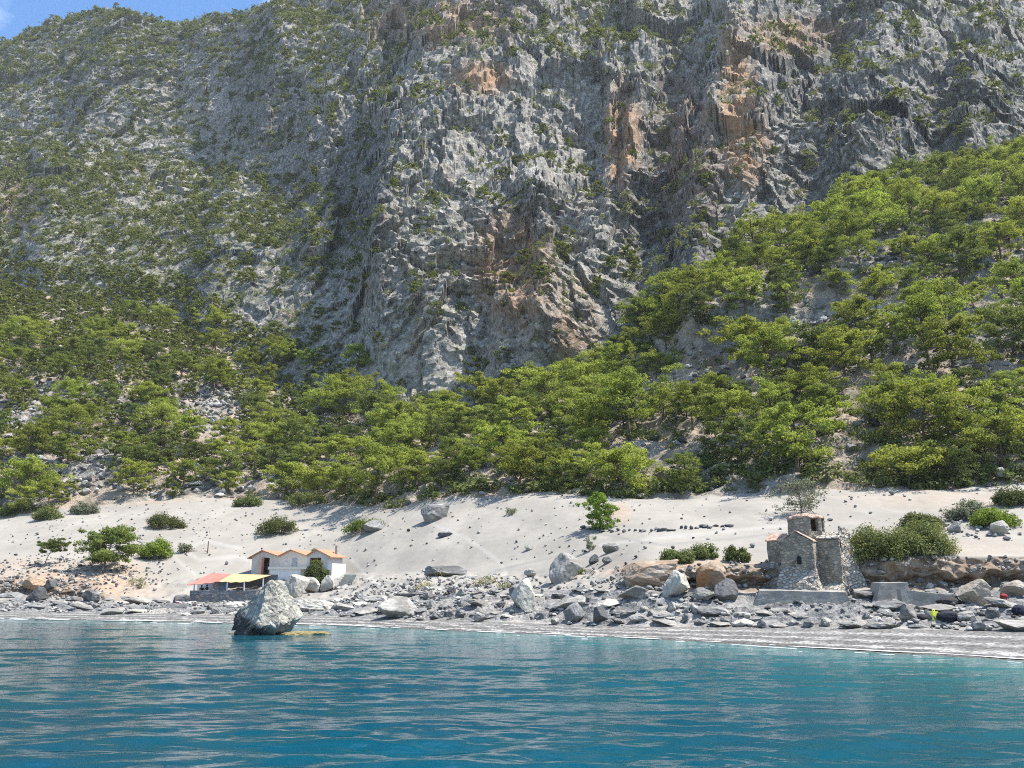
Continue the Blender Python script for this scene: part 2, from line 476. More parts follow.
# eroded banks: overhanging lip
ib = np.where(SEG == 3)[0]
pxb = PXb[ib]
bank = np.clip((pxb - 622) / 12, 0, 1) * 1.0 + np.clip((108 - pxb) / 20, 0, 1)
t = TT[ib][:, None]
lip = bank * (.75 * np.exp(-((t - .78) / .22) ** 2) - 1.5 * np.exp(-((t - .2) / .15) ** 2)) * np.clip(1 - t, 0, 1) ** .25
cong = bank * (.5 * ridged(P[ib] / 1.6, 51) + .35 * perlin(P[ib] / .55, 52)) * np.minimum(1, (1 - t) / .1)
P[ib, :, 1] -= (lip + cong)
PX, PY = project(P)

def seg_rows(a, b):
    return sum(NSEG[:a]), sum(NSEG[:b])
def grid_faces(n, m):
    i = np.arange(n - 1)[:, None] * m + np.arange(m - 1)[None]
    return np.stack([i, i + 1, i + m + 1, i + m], -1).reshape(-1, 4)
def sheet(name, a, b, mat, attrs=None, smooth=False):
    i0, i1 = seg_rows(a, b)
    i1 = min(i1, nr - 1)
    V = P[i0:i1 + 1]
    at = {k: v[i0:i1 + 1] for k, v in (attrs or {}).items()}
    me = mesh(name, V.reshape(-1, 3), grid_faces(*V.shape[:2]), mat, smooth, at)
    return tag(link(name, me), kind='structure')

def poly_mask(pts, width):
    m = np.zeros((nr, nc))
    for (x0, y0), (x1, y1) in zip(pts[:-1], pts[1:]):
        dx, dy = x1 - x0, y1 - y0
        t = np.clip(((PX - x0) * dx + (PY - y0) * dy) / (dx * dx + dy * dy), 0, 1)
        d = np.hypot(PX - x0 - t * dx, PY - y0 - t * dy)
        m = np.maximum(m, np.clip(1.4 - d / width, 0, 1))
    return m
def blob(px, py, rx, ry): return np.clip(1.6 - np.hypot((PX - px) / rx, (PY - py) / ry), 0, 1)

path = np.zeros((nr, nc))
for pts in ([(428,522),(470,540),(500,562),(515,590)], [(180,548),(200,560),(240,556),(262,570)], [(196,575),(172,556),(205,541),(240,548)],
            [(352,560),(372,580),(392,594)], [(600,545),(660,538),(760,528),(800,524)]):
    path = np.maximum(path, poly_mask(pts, 2.0))
rut = np.zeros((nr, nc))
for pts in ([(495,571),(540,560),(585,549)], [(585,531),(660,545),(720,540),(790,532)], [(380,585),(410,580)]):
    rut = np.maximum(rut, poly_mask(pts, 1.2))
soil = np.maximum.reduce([blob(60, 588, 75, 16), blob(110, 572, 26, 12) * .8, blob(30, 570, 45, 10) * .5, blob(955, 548, 70, 7) * .3,
                          blob(690, 570, 70, 8), blob(620, 512, 10, 8)*.7, blob(960, 500, 90, 8) * .35, blob(120,497,70,6)*.6])
bankm = np.zeros((nr, nc)); bankm[ib] = bank * np.clip((1 - t) / .08, 0, 1) * np.clip(t / .05, 0, 1)
shore = np.zeros((nr, nc)); j = np.where(SEG == 1)[0]; shore[j] = TT[j][:, None]; shore[np.where(SEG == 2)[0]] = 1

# beach material: wet edge, pale pebble bands
def mat_beach():
    m, nt, out = new_mat('shingle'); q = N(nt); v = q.pos()
    s = q.attr('shore')
    wob = q.noise(q.scalev(v, (.2, .7, .5)), 1., 6, .65)
    s2 = q.math('ADD', s, q.math('MULTIPLY', q.math('SUBTRACT', wob, .5), .42))
    col = q.ramp(s2, [(0., (.10,.095,.088)), (.06, (.08,.076,.07)), (.14, (.10,.095,.088)), (.20, (.42,.41,.385)), (.27, (.15,.143,.133)), (.38, (.10,.096,.09)), (.46, (.36,.35,.325)), (.53, (.15,.143,.133)), (.66, (.12,.115,.107)), (.75, (.34,.33,.31)), (.84, (.17,.163,.15)), (1., (.16,.152,.14))])
    peb = q.voronoi(v, 5.5, 'F1', 'Color'); sep = q.n('ShaderNodeSeparateColor'); q.L(peb, sep.inputs[0])
    pv = q.math('ADD', q.math('MULTIPLY', sep.outputs[0], .9), .42)
    peb2 = q.noise(q.scalev(v, (.9, 2.2, 2)), 1.6, 5, .7)
    col = q.mix(1., col, pv, 'MULTIPLY')
    col = q.mix(1., col, q.ramp(peb2, [(.3, .6), (.7, 1.35)]), 'MULTIPLY')
    col = q.mix(.2, col, (.17, .17, .168))
    ro = q.ramp(s2, [(.05, .5), (.16, .9)])
    b = q.bsdf(col, ro, q.bump(q.voronoi(v, 5.5), .8, .1)); q.L(b.outputs[0], out.inputs[0])
    return m
def mat_sand():
    m, nt, out = new_mat('pale_sand'); q = N(nt); v = q.pos()
    n1 = q.noise(q.scalev(v, (1, .45, 1)), .16, 6, .65); n2 = q.noise(v, .5, 5, .6); n3 = q.noise(v, 4, 4, .7)
    col = q.mix(q.ramp(n1, [(.35, 0.), (.65, 1.)]), (.230, .214, .186), (.298, .278, .243))
    col = q.mix(q.math('MULTIPLY', q.ramp(n2, [(.5, 0.), (.7, 1.)]), .5), col, (.215, .204, .185))
    col = q.mix(q.math('MULTIPLY', q.ramp(n3, [(.60, 0.), (.68, 1.)]), .55), col, (.20, .19, .175))
    col = q.mix(q.math('MULTIPLY', q.attr('path'), .4), col, (.36, .348, .32))
    col = q.mix(q.math('MULTIPLY', q.attr('rut'), .6), col, (.20, .195, .18))
    sn = q.noise(v, .9, 5, .65)
    scol = q.mix(q.ramp(sn, [(.4, 0.), (.6, 1.)]), (.34, .275, .21), (.30, .19, .115))
    col = q.mix(q.math('MULTIPLY', q.attr('soil'), .85, True), col, scol)
    bc = q.voronoi(v, 2.6, 'F1', 'Color'); sep = q.n('ShaderNodeSeparateColor'); q.L(bc, sep.inputs[0])
    bcol = q.mix(sep.outputs[0], (.15, .11, .08), (.29, .245, .195))
    bcol = q.mix(q.ramp(n2, [(.45, 0.), (.65, .8)]), bcol, (.21, .13, .075))
    col = q.mix(q.attr('bank'), col, bcol)
    h = q.math('ADD', q.math('MULTIPLY', n3, .4), q.math('MULTIPLY', q.voronoi(v, 2.6), q.math('MULTIPLY', q.attr('bank'), -1.2)))
    b = q.bsdf(col, .95, q.bump(h, .5, .2)); q.L(b.outputs[0], out.inputs[0])
    return m
def mat_cliff(name, hill=False):
    m, nt, out = new_mat(name); q = N(nt); v = q.pos()
    vs = q.scalev(v, (1, 1, .7))
    big = q.noise(v, .018, 4); mid = q.noise(vs, .13, 6, .65); fine = q.noise(v, .55, 7, .75); st = q.noise(q.scalev(v, (1, 1, .18)), .06, 5, .6, .4)
    col = q.mix(q.ramp(mid, [(.36, 0.), (.64, 1.)]), (.13, .124, .115), (.265, .245, .213))
    col = q.mix(q.ramp(fine, [(.50, 0.), (.60, .9)]), col, (.42, .405, .37))
    col = q.mix(q.ramp(fine, [(.38, .9), (.47, 0.)]), col, (.045, .046, .05))
    col = q.mix(q.ramp(st, [(.58, 0.), (.72, .65)]), col, (.28, .19, .125))
    stk = q.noise(q.scalev(v, (1, 1, .06)), .35, 4)
    col = q.mix(q.ramp(stk, [(.56, 0.), (.70, .3)]), col, (.07, .072, .078))
    g = q.noise(v, .11, 6, .7)
    if not hill:
        pn_ = q.noise(v, .09, 6, .7)
        def masked(a, lo, hi, amt): return q.math('MULTIPLY', q.math('MULTIPLY', q.attr(a), q.ramp(pn_, [(lo, .12), (hi, 1.)])), amt)
        col = q.mix(masked('pale', .42, .56, .75), col, (.38, .36, .318))
        col = q.mix(masked('stain_shade', .36, .5, .75), col, (.060, .062, .068))
        col = q.mix(masked('ochre', .40, .52, .95), col, (.37, .215, .115))
        col = q.mix(q.ramp(fine, [(.54, 0.), (.63, .7)]), col, (.50, .468, .405))
        col = q.mix(q.ramp(fine, [(.37, .8), (.45, 0.)]), col, (.04, .041, .044))
    nz = q.n('ShaderNodeSeparateXYZ'); q.L(q.n('ShaderNodeNewGeometry').outputs['Normal'], nz.inputs[0])
    if hill:
        col = q.mix(q.ramp(q.noise(v, .05, 5), [(.40, .0), (.55, .9)]), col, (.36, .285, .21))
        col = q.mix(q.ramp(q.noise(v, 1.2, 5, .7), [(.5, 0.), (.62, .6)]), col, (.45, .385, .31))
        col = q.mix(q.ramp(g, [(.52, 0.), (.62, .6)]), col, (.085, .088, .05))
    else:
        f = q.math('MULTIPLY', q.ramp(g, [(.43, 0.), (.56, .8)]), q.math('MULTIPLY', q.ramp(nz.outputs[2], [(.30, .15), (.65, 1.)]), q.math('ADD', q.attr('veg'), .3, True)))
        col = q.mix(f, col, (.105, .115, .052))
    h = q.math('ADD', q.math('MULTIPLY', fine, .7), q.math('MULTIPLY', q.noise(v, 2.6, 4, .6), .3))
    b = q.bsdf(col, .95, q.bump(h, .9, 1.3)); q.L(b.outputs[0], out.inputs[0])
    return m
def mat_shore():
    m, nt, out = new_mat('rock_shelf'); q = N(nt); v = q.pos(); vs = q.scalev(v, (.5, 1.6, 2))
    n1 = q.noise(vs, .8, 6, .65); n2 = q.noise(v, 3.5, 5, .7); n0 = q.noise(v, .15, 3)
    col = q.mix(q.ramp(n1, [(.38, 0.), (.60, 1.)]), (.11, .11, .108), (.24, .237, .225))
    col = q.mix(q.ramp(n2, [(.55, 0.), (.66, .8)]), col, (.36, .352, .33))
    col = q.mix(q.ramp(n2, [(.36, .9), (.46, 0.)]), col, (.045, .045, .047))
    col = q.mix(q.ramp(n0, [(.5, 0.), (.66, .5)]), col, (.46, .42, .36))
    b = q.bsdf(col, .92, q.bump(q.math('ADD', n2, q.math('MULTIPLY', n1, .6)), .8, .2)); q.L(b.outputs[0], out.inputs[0])
    return m

sheet('beach', 0, 2, mat_beach(), {'shore': shore}, True)
sheet('shore', 2, 3, mat_shore())
sheet('sand_slope', 3, 5, mat_sand(), {'path': path, 'rut': rut, 'soil': soil, 'bank': bankm}, True)
sheet('hillside', 5, 6, mat_cliff('hill_ground', True))
def many(L):
    m = np.zeros((nr, nc))
    for b in L: m = np.maximum(m, blob(*b[:4]) * (b[4] if len(b) > 4 else 1))
    return m
ochre = many([(737,95,16,60),(745,140,22,40),(790,35,40,16,.8),(622,140,16,45),(480,78,26,14),(515,270,34,50,.8),(690,150,30,60,.45),(440,20,70,22,.7),(640,380,30,20,.5),(20,200,20,30,.6),(8,300,16,14),(575,330,20,40,.6),(830,330,60,20,.3)])
stain_shade = many([(675,190,40,110),(358,190,32,70),(520,255,36,60,.7),(845,200,40,60,.8),(260,110,24,60,.7),(190,290,24,40,.9),(820,60,60,50,.8),(930,110,60,60,.5),(300,200,26,60,.6),(90,90,30,40,.4)])  # dark rock stain, with shade painted in over the left-facing walls
pale = many([(450,360,110,50,.8),(440,240,60,90,.6),(600,290,50,80,.7),(760,200,60,60,.5),(690,50,60,60,.5),(370,250,60,60,.5),(560,120,80,60,.4),(140,150,120,80,.35),(280,60,60,30,.4),(860,80,70,12,.8)])

# ground lookup by picture position (terrain only)
iS, iE = seg_rows(1, 9)
def ground(px, py, lo=1, hi=6):
    a, b = seg_rows(lo, hi)
    d = (PX[a:b] - px) ** 2 + (PY[a:b] - py) ** 2
    k = np.unravel_index(np.argmin(d), d.shape)
    return Vector(P[a + k[0], k[1]])
def mpp(g): return (g[1] * CP + (g[2] - CAMH) * SP) / F      # metres per pixel at a point

# ------------------------------------------------------------------ water
def water():
    pys = np.concatenate([np.linspace(900, 768, 60)[:-1], np.linspace(768, 612, 430)])
    _, e = ray(np.full_like(pys, 512.), pys)
    Yw = np.minimum(-CAMH / e, 260)
    Yw = np.concatenate([Yw, [130, 200]]) if Yw[-1] < 130 else Yw
    aw = np.concatenate([np.linspace(-1.5, -.75, 40)[:-1], np.linspace(-.75, .75, 800), np.linspace(.75, 1.5, 40)[1:]])
    X = aw[None] * Yw[:, None]; Y = np.repeat(Yw[:, None], len(aw), 1)
    dY = np.gradient(Yw)[:, None]
    Z = np.zeros_like(X); r2 = np.random.default_rng(3)
    amp_env = .75 + .9 * fbm(np.stack([X / 14, Y / 9, X * 0], -1), 3, 71)
    for k in range(80):
        lam = .5 * (5.0 / .5) ** (r2.random() ** 1.1)
        th = math.pi / 2 + r2.normal(.12, .34)
        am = .0024 * lam ** .95
        if lam > 3: am *= .75
        kx, ky = 2 * math.pi / lam * math.cos(th), 2 * math.pi / lam * math.sin(th)
        keep = np.clip((lam / (np.abs(dY) * abs(math.sin(th)) + 1e-6) - 2.5) / 3, 0, 1)
        ph = kx * X + ky * Y + r2.random() * 6.28 + 1.3 * perlin(np.stack([X / (lam * 5), Y / (lam * 5), X * 0 + k], -1), k)
        Z += am * keep * (np.sin(ph) + .28 * np.sin(2 * ph + 1.57))
    Z *= np.clip(.1 + 1.25 * (amp_env - .25), .12, 2.0)
    sy = np.interp(aw, R1[0], R1[1])[None]
    dist = np.clip(sy - Y, -5, 80)
    Z *= np.clip(.2 + dist / 9, .2, 1)
    Z *= 1 + 1.1 * np.exp(-np.clip(Y - 13, 0, 99) / 7.0)
    shallow = np.exp(-np.clip(dist, 0, 80) / 9.0)
    V = np.stack([X, Y, Z], -1)
    n, mm = X.shape
    fc = grid_faces(n, mm)
    m, nt, out = new_mat('sea_water'); q = N(nt); v = q.pos()
    patch = q.noise(q.scalev(v, (.05, .11, .1)), 1., 4)
    deep = q.mix(q.ramp(patch, [(.35, 0.), (.65, 1.)]), (.0, .038, .070), (.0, .054, .084))
    col = q.mix(q.math('MULTIPLY', q.attr('shallow'), .9), deep, (.05, .20, .20))
    h1 = q.noise(q.scalev(v, (1.2, 3.4, 1)), 1.0, 2, .5, .3)
    h2 = q.noise(q.scalev(v, (2., 5.5, 1)), 2.6, 3, .6)
    nrm = q.bump(q.math('ADD', h1, q.math('MULTIPLY', h2, .12)), .3, .08)
    b = q.bsdf(col, .03, nrm, .5); b.inputs['IOR'].default_value = 1.333
    q.L(b.outputs[0], out.inputs[0])
    me = mesh('water', V.reshape(-1, 3), fc, m, True, {'shallow': np.broadcast_to(shallow, X.shape)})
    o = tag(link('water', me), kind='structure')
    # open sea around and behind the boat
    y0 = float(Yw[0])
    mb = MB()
    aa = 1.5
    mb.add([(-600, -500, 0), (600, -500, 0), (600, y0 * .2, 0), (-600, y0 * .2, 0)], [(0, 1, 2, 3)])
    mb.add([(-600, y0 * .2, 0), (600, y0 * .2, 0), (aa * y0, y0, 0), (-aa * y0, y0, 0)], [(0, 1, 2, 3)])
    mb.add([(-aa * y0, y0, 0), (-aa * 200, 200, 0), (-600, 200, 0), (-600, y0 * .2, 0)], [(0, 1, 2, 3)])
    mb.add([(aa * y0, y0, 0), (600, y0 * .2, 0), (600, 200, 0), (aa * 200, 200, 0)], [(0, 1, 2, 3)])
    me2 = mesh('open_water', np.concatenate(mb.v), mb.f, m)
    tag(link('open_water', me2), kind='structure')
    mbed = mesh('seabed', np.array([(-700, -520, -5.02), (700, -520, -5.02), (700, 120, -5.02), (-700, 120, -5.02)]), np.array([(0, 1, 2, 3)]), plain('seabed_sand', (.3, .3, .26)))
    tag(link('seabed', mbed), kind='structure')
water()

def foam():
    mf = plain('foam_white', (.58, .60, .60), .6, .05, 6, .3)
    xs = np.linspace(-.72, .72, 1600)
    sy = np.interp(xs, R1[0], R1[1])
    p0 = np.stack([xs * sy, sy, xs * 0], -1)
    V, Fc = [], []
    for off, wid, thr, seed in ((.25, .55, -.05, 81), (-1.1, .35, .10, 82), (-3.2, .22, .26, 83)):
        n = perlin(p0 / 3.1 + seed, seed) + .5 * perlin(p0 / .9, seed + 1)
        big = perlin(p0 / 14, seed + 2)
        w = np.clip((n * .9 + big * .6 - thr) * wid * 2.2, 0, 1.4 * wid) * (sy / 55)
        yy = sy + off + .7 * perlin(p0 / 6, seed + 3)
        z = np.clip((yy - sy) * .055, 0, 1) + .035
        b0 = len(V)
        for i in range(len(xs)):
            V.append((xs[i] * yy[i], yy[i] - w[i] * .5, z[i])); V.append((xs[i] * yy[i], yy[i] + w[i] * .5, z[i] + .012))
        Fc += [(b0 + 2*i, b0 + 2*i + 2, b0 + 2*i + 3, b0 + 2*i + 1) for i in range(len(xs) - 1) if w[i] > .03 and w[i+1] > .03]
    me = mesh('foam', np.array(V), Fc, mf)
    tag(link('foam', me), kind='stuff', label='thin white wash of foam along the shingle edge', cat='foam')
foam()

# ------------------------------------------------------------------ rocks
_ico = {}
def ico(sub):
    if sub not in _ico:
        bm = bmesh.new(); bmesh.ops.create_icosphere(bm, subdivisions=sub, radius=1)
        _ico[sub] = (np.array([v.co[:] for v in bm.verts]), np.array([[v.index for v in f.verts] for f in bm.faces]))
        bm.free()
    return _ico[sub]
def rock_shape(seed, sub=4, cuts=9, lo=.52, hi=.86, noise=.10, planes=()):
    r = np.random.default_rng(seed)
    V, Fc = ico(sub); V = V.copy()
    for k in range(cuts + len(planes)):
        if k < len(planes): n, d = np.array(planes[k][0], float), planes[k][1]
        else: n, d = r.normal(size=3), r.uniform(lo, hi)
        n /= np.linalg.norm(n)
        V -= n[None] * np.maximum(0, V @ n - d)[:, None] * .96
    V += V * (noise * fbm(V * 2.3 + seed, 4, seed, .6))[:, None]
    if sub >= 3: V += V * (noise * .35 * ridged(V * 5 + seed, seed + 5))[:, None]
    mn, mx = V.min(0), V.max(0)
    V = (V - (mn + mx) / 2) / (mx - mn)          # unit box
    V[:, 2] += .5
    return V, Fc
ROCKS = [mesh('boulder', *rock_shape(100 + k, 4, 12 + k % 5, .48, .82, .13), M['limestone']) for k in range(10)]
SLABS = []
for k in range(8):
    V, Fc = rock_shape(200 + k, 4, 11, .34, .74, .12)
    SLABS.append(mesh('rock_slab', V, Fc, M['slab']))
SMALL = [(lambda a: (a[0], a[1], np.zeros(len(a[0]))))(rock_shape(300 + k, 2, 7, .38, .75, .12)) for k in range(8)]
def remat(me, m):
    c = me.copy(); c.materials.clear(); c.materials.append(m); return c
_rm = {}
def rock_me(k, mk, slab=False):
    key = (k, mk, slab)
    if key not in _rm: _rm[key] = remat((SLABS if slab else ROCKS)[k], M[mk])
    return _rm[key]

def put_rock(name, px, py, w, h, mk, label, cat='boulder', k=0, rot=0., tilt=0., group=None, depth=.85, slab=False, sink=.12, lo=1, hi=6):
    g = ground(px, py, lo, hi); s = mpp(g)
    o = link(name, rock_me(k, mk, slab))
    W, H = w * s, h * s
    o.scale = (W * 1.06, W * depth, H * (1 + sink) * 1.05)
    o.location = (g.x, g.y + W * depth * .3, g.z - H * sink)
    o.rotation_euler = (0, tilt, rot)
    return tag(o, label, cat, group)

# the big rock standing in the sea
V, Fc = rock_shape(11, 5, 4, .62, .85, .20, planes=[((-1, -.65, .28), .40), ((.9, -.35, .42), .50), ((.55, -1, .5), .60), ((-.5, .3, .75), .58), ((.35, -.2, .95), .72), ((.1, .8, .6), .5)])
V += .035 * np.stack([fbm(V * 7 + 3, 4, 61), fbm(V * 7 + 8, 4, 62), fbm(V * 7 + 5, 4, 63)], -1)
V[:, 0] = V[:, 0] * (1.12 - .3 * V[:, 2]) + .16 * V[:, 2]
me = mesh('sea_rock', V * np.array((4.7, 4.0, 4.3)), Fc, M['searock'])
g = pt(251, 635.5, 54.5)
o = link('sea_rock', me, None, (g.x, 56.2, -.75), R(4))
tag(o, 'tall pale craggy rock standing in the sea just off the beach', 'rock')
V, Fc = rock_shape(12, 4, 6, .5, .9, .3)
me = mesh('reef', (V + .12 * fbm(V * 6, 3, 77)[:, None]) * np.array((3.6, 1.5, .6)), Fc, M['reef'])
g = pt(304, 634, 55)
tag(link('reef', me, None, (g.x, 55.4, -.36)), 'low ochre reef breaking the surface beside the tall sea rock', 'reef')

HERO = [  # name, px, base py, w, h, material, label, variant, rot, tilt, depth
    ('boulder', 313, 615.5, 40, 15, 'cream', 'wide pale boulder with a dark face by the blue tarp', 1, .2, .1, .8),
    ('boulder', 394, 619, 40, 21, 'limestone', 'rounded grey boulder alone on the shingle near the swash', 2, .6, 0, .8),
    ('boulder', 525, 608, 34, 28, 'cream', 'cream faceted boulder on the rock shelf behind the shingle', 3, 1.2, 0, .85),
    ('boulder', 556, 584, 27, 31, 'limestone', 'leaning wedge of grey rock on sand with shrub behind', 4, .4, .5, .8),
    ('boulder', 577, 621, 24, 17, 'slab', 'grey angular boulder at the shingle edge below leaning wedge', 5, 2.0, .1, .8),
    ('boulder', 601, 622, 15, 15, 'darkrock', 'black angular boulder at the back of the shingle', 6, .4, 0, .9),
    ('boulder', 653, 588, 56, 27, 'ochre', 'long brown conglomerate block in the eroded bank', 7, .1, 0, .7),
    ('boulder', 712, 591, 36, 30, 'ochre', 'rusty orange boulder under the bank left of chapel', 8, .9, 0, .85),
    ('boulder', 680, 600, 35, 27, 'cream', 'pale smooth boulder between the brown block and rusty boulder', 9, 1.6, .25, .85),
    ('boulder', 637, 600, 34, 14, 'limestone', 'low grey boulder below the brown conglomerate block', 0, .5, 0, .7),
    ('boulder', 704, 601, 26, 13, 'limestone', 'small grey boulder in front of the rusty orange boulder', 2, 2.2, 0, .8),
    ('boulder', 728, 601, 31, 21, 'darkrock', 'dark grey boulder beside the concrete platform corner', 5, 1.1, 0, .8),
    ('boulder', 979, 607, 34, 26, 'tan', 'big tan faceted boulder on the beach under the long bank', 0, .7, .15, .9),
    ('boulder', 1017, 598, 30, 17, 'tan', 'pale boulder just behind the small red bag', 8, .6, 0, .8),
    ('boulder', 970, 624, 26, 12, 'limestone', 'rough grey boulder at the end of the navy bundle', 1, 1.4, 0, .8),
    ('boulder', 909, 621, 18, 16, 'limestone', 'grey pointed boulder between platform and yellow container', 6, .2, .2, .8),
    ('boulder', 435, 521, 28, 18, 'slab', 'grey boulder at the edge of the pine wood over the sand', 7, .5, 0, .8),
    ('boulder', 372, 533, 26, 13, 'slab', 'dark boulder under the low yellow-green shrub', 2, .9, 0, .8),
    ('boulder', 292, 597, 22, 21, 'cream', 'jagged cream rock under the white hut terrace', 4, .8, .2, .8),
    ('boulder', 308, 592, 22, 15, 'cream', 'squat cream rock under the dense bush at the huts', 7, 2.8, .1, .8),
    ('boulder', 326, 591, 20, 15, 'cream', 'pointed cream rock beside the stone steps', 9, 2.2, -.2, .8),
    ('boulder', 33, 603, 19, 15, 'darkrock', 'black boulder on the shelf below brown shore outcrop', 5, .3, 0, .9),
    ('boulder', 49, 592, 13, 12, 'darkrock', 'dark boulder lodged in the red soil below leaning pine', 6, .9, 0, .9),
    ('boulder', 88, 602, 18, 11, 'slab', 'grey boulder on the shelf below the spreading shore pine', 0, .2, 0, .9),
    ('boulder', 30, 590, 32, 14, 'ochre', 'brown crumbling outcrop in the bank at the shore', 7, 2.2, 0, .7),
    ('boulder', 179, 604, 17, 9, 'darkrock', 'round black boulder next to the red kayak', 3, 0, 0, .9),
    ('boulder', 612, 553, 18, 10, 'limestone', 'pale stone on sand beside the sparse grey plant', 8, .3, 0, .8),
    ('boulder', 594, 564, 11, 9, 'darkrock', 'dark squarish stone on sand above leaning wedge', 5, .9, 0, .9),
    ('boulder', 607, 564, 10, 7, 'slab', 'small grey stone close to the dark squarish stone', 1, .4, 0, .9),
    ('boulder', 528, 550, 9, 7, 'cream', 'whitish stone alone in mid sand slope', 2, 0, 0, .9),
    ('boulder', 444, 537, 15, 5, 'darkrock', 'flat dark stone high on the bare sand', 4, 0, 0, .8),
    ('boulder', 530, 577, 12, 8, 'cream', 'small pale boulder above the cream faceted boulder', 9, 0, 0, .8),
    ('boulder', 445, 577, 42, 11, 'slab', 'long dark ledge of rock in the lower sand', 6, .1, 0, .5),
    ('boulder', 867, 580, 16, 18, 'cream', 'pale block leaning against the ruined buttress', 3, .6, .3, .9),
    ('boulder', 958, 533, 13, 11, 'limestone', 'grey boulder beside the big olive bush', 5, .1, 0, .9),
    ('boulder', 1001, 536, 20, 15, 'cream', 'upright pale boulder on sand under the bright shrub', 8, .4, 0, .8),
    ('boulder', 816, 352, 20, 14, 'darkrock', 'dark boulder in the stony gap of pine slope', 6, .4, 0, .9),
    ('boulder', 855, 322, 26, 12, 'limestone', 'pale boulder on the open scree above the big bush', 1, .4, 0, .9),
]
for n, px, py, w, h, mk, lab, k, rt, tl, dp in HERO:
    put_rock(n, px, py, w, h, mk, lab, 'boulder', k, rt, tl, None, dp)

# landmarks used to tell similar things apart
LAND = [(-5, 'the brown shore outcrop'), (48, 'the small leaning pine'), (100, 'the spreading shore pine'), (152, 'the round green sand shrub'),
        (182, 'the red kayak'), (207, 'the red awning'), (238, 'the yellow awning'), (266, 'the tall sea rock'), (290, 'the middle hut'), (320, 'the hut porch'),
        (345, 'the stone steps'), (372, 'the low yellow-green shrub'), (396, 'the rounded shingle boulder'), (437, 'the wood-edge boulder'), (470, 'the long dark ledge'),
        (500, 'the dry plants'), (526, 'the cream faceted boulder'), (560, 'the leaning wedge'), (603, 'the bright sapling'), (640, 'the brown block'),
        (678, 'the pale smooth boulder'), (712, 'the rusty boulder'), (740, 'the round bush'), (772, 'the platform corner'), (803, 'the bare tree'),
        (825, 'the chapel dome'), (850, 'the ruined buttress'), (885, 'the big olive bush'), (922, 'the concrete block'), (940, 'the yellow container'),
        (978, 'the big tan boulder'), (1005, 'the small red bag'), (1030, 'the bank end')]
ORD = ['first','second','third','fourth','fifth','sixth','seventh','eighth','ninth','tenth','eleventh','twelfth','thirteenth','fourteenth','fifteenth',
       'sixteenth','seventeenth','eighteenth','nineteenth','twentieth','twenty-first','twenty-second','twenty-third','twenty-fourth','twenty-fifth','twenty-sixth','twenty-seventh','twenty-eighth','twenty-ninth','thirtieth']
LX = np.array([l[0] for l in LAND])
def near_land(px): return int(np.argmin(np.abs(LX - px)))

# rock shelf: separate slabs and boulders
rs = np.random.default_rng(21)
items = []
for _ in range(2600):
    px = rs.uniform(-8, 1032)
    i0, i1 = seg_rows(2, 3)
    jj = int(np.argmin(np.abs(PX[(i0 + i1) // 2] - px)))
    f = rs.random() ** .9
    py = PY[i0 + int(f * (i1 - i0 - 1)), jj]
    slab = rs.random() < .72
    w = (rs.uniform(12, 42) if slab else rs.uniform(6, 15)) * (.75 + .35 * px / 1024)
    h = w * (rs.uniform(.16, .30) if slab else rs.uniform(.5, .75))
    if 745 < px < 868 and py < 612: continue
    if 184 < px < 262 and py < 605: continue
    if any((px - q[0]) ** 2 / ((w + q[2]) * .42) ** 2 + (py - q[1]) ** 2 / ((h + q[3]) * .5 + 1.2) ** 2 < 1 for q in items): continue
    if any(abs(px - q[1]) < (w + q[3]) * .45 and abs(py - q[2]) < 6 for q in HERO): continue
    items.append((px, py, w, h, slab))
    if len(items) >= 160: break
cnt = {}
for px, py, w, h, slab in sorted(items, key=lambda q: -q[1]):
    L = near_land(px); key = (L, slab); cnt[key] = cnt.get(key, 0) + 1
    od = ORD[cnt[key] - 1]
    mk = str(rs.choice(['slab', 'limestone', 'limestone', 'cream', 'darkrock'], p=[.36, .2, .22, .14, .08]))
    tone = {'slab': 'grey', 'limestone': 'light grey', 'cream': 'whitish', 'darkrock': 'dark'}[mk]
    if slab:
        put_rock('rock_slab', px, py, w, h, mk, f'flat {tone} rock slab, {od} back from the water below {LAND[L][1]}', 'rock slab', int(rs.integers(8)), rs.uniform(-.4, .4), rs.uniform(-.14, .14), 'flat slabs on the rock shelf', rs.uniform(.7, 1.2), True, .4)
    else:
        put_rock('shore_boulder', px, py, w, h, mk, f'small {tone} boulder, {od} back from the water below {LAND[L][1]}', 'boulder', int(rs.integers(10)), rs.uniform(0, 6), rs.uniform(-.2, .2), 'boulders on the rock shelf', rs.uniform(.7, 1.), False, .3)

# row of dark stones across the sand
for k in range(30):
    tt = k / 29 + rs.uniform(-.012, .012)
    px = 583 + 150 * tt; py = np.interp(px, [575, 600, 660, 735], [527, 532, 531, 527]) + rs.uniform(-1.2, 1.2)
    put_rock('stone', px, py, rs.uniform(3, 8), rs.uniform(2, 4), str(rs.choice(['darkrock', 'slab'])), 'small dark stone in the row of stones across the sand', 'stone', int(rs.integers(10)), rs.uniform(0, 6), 0, 'row of stones across the sand', .9)

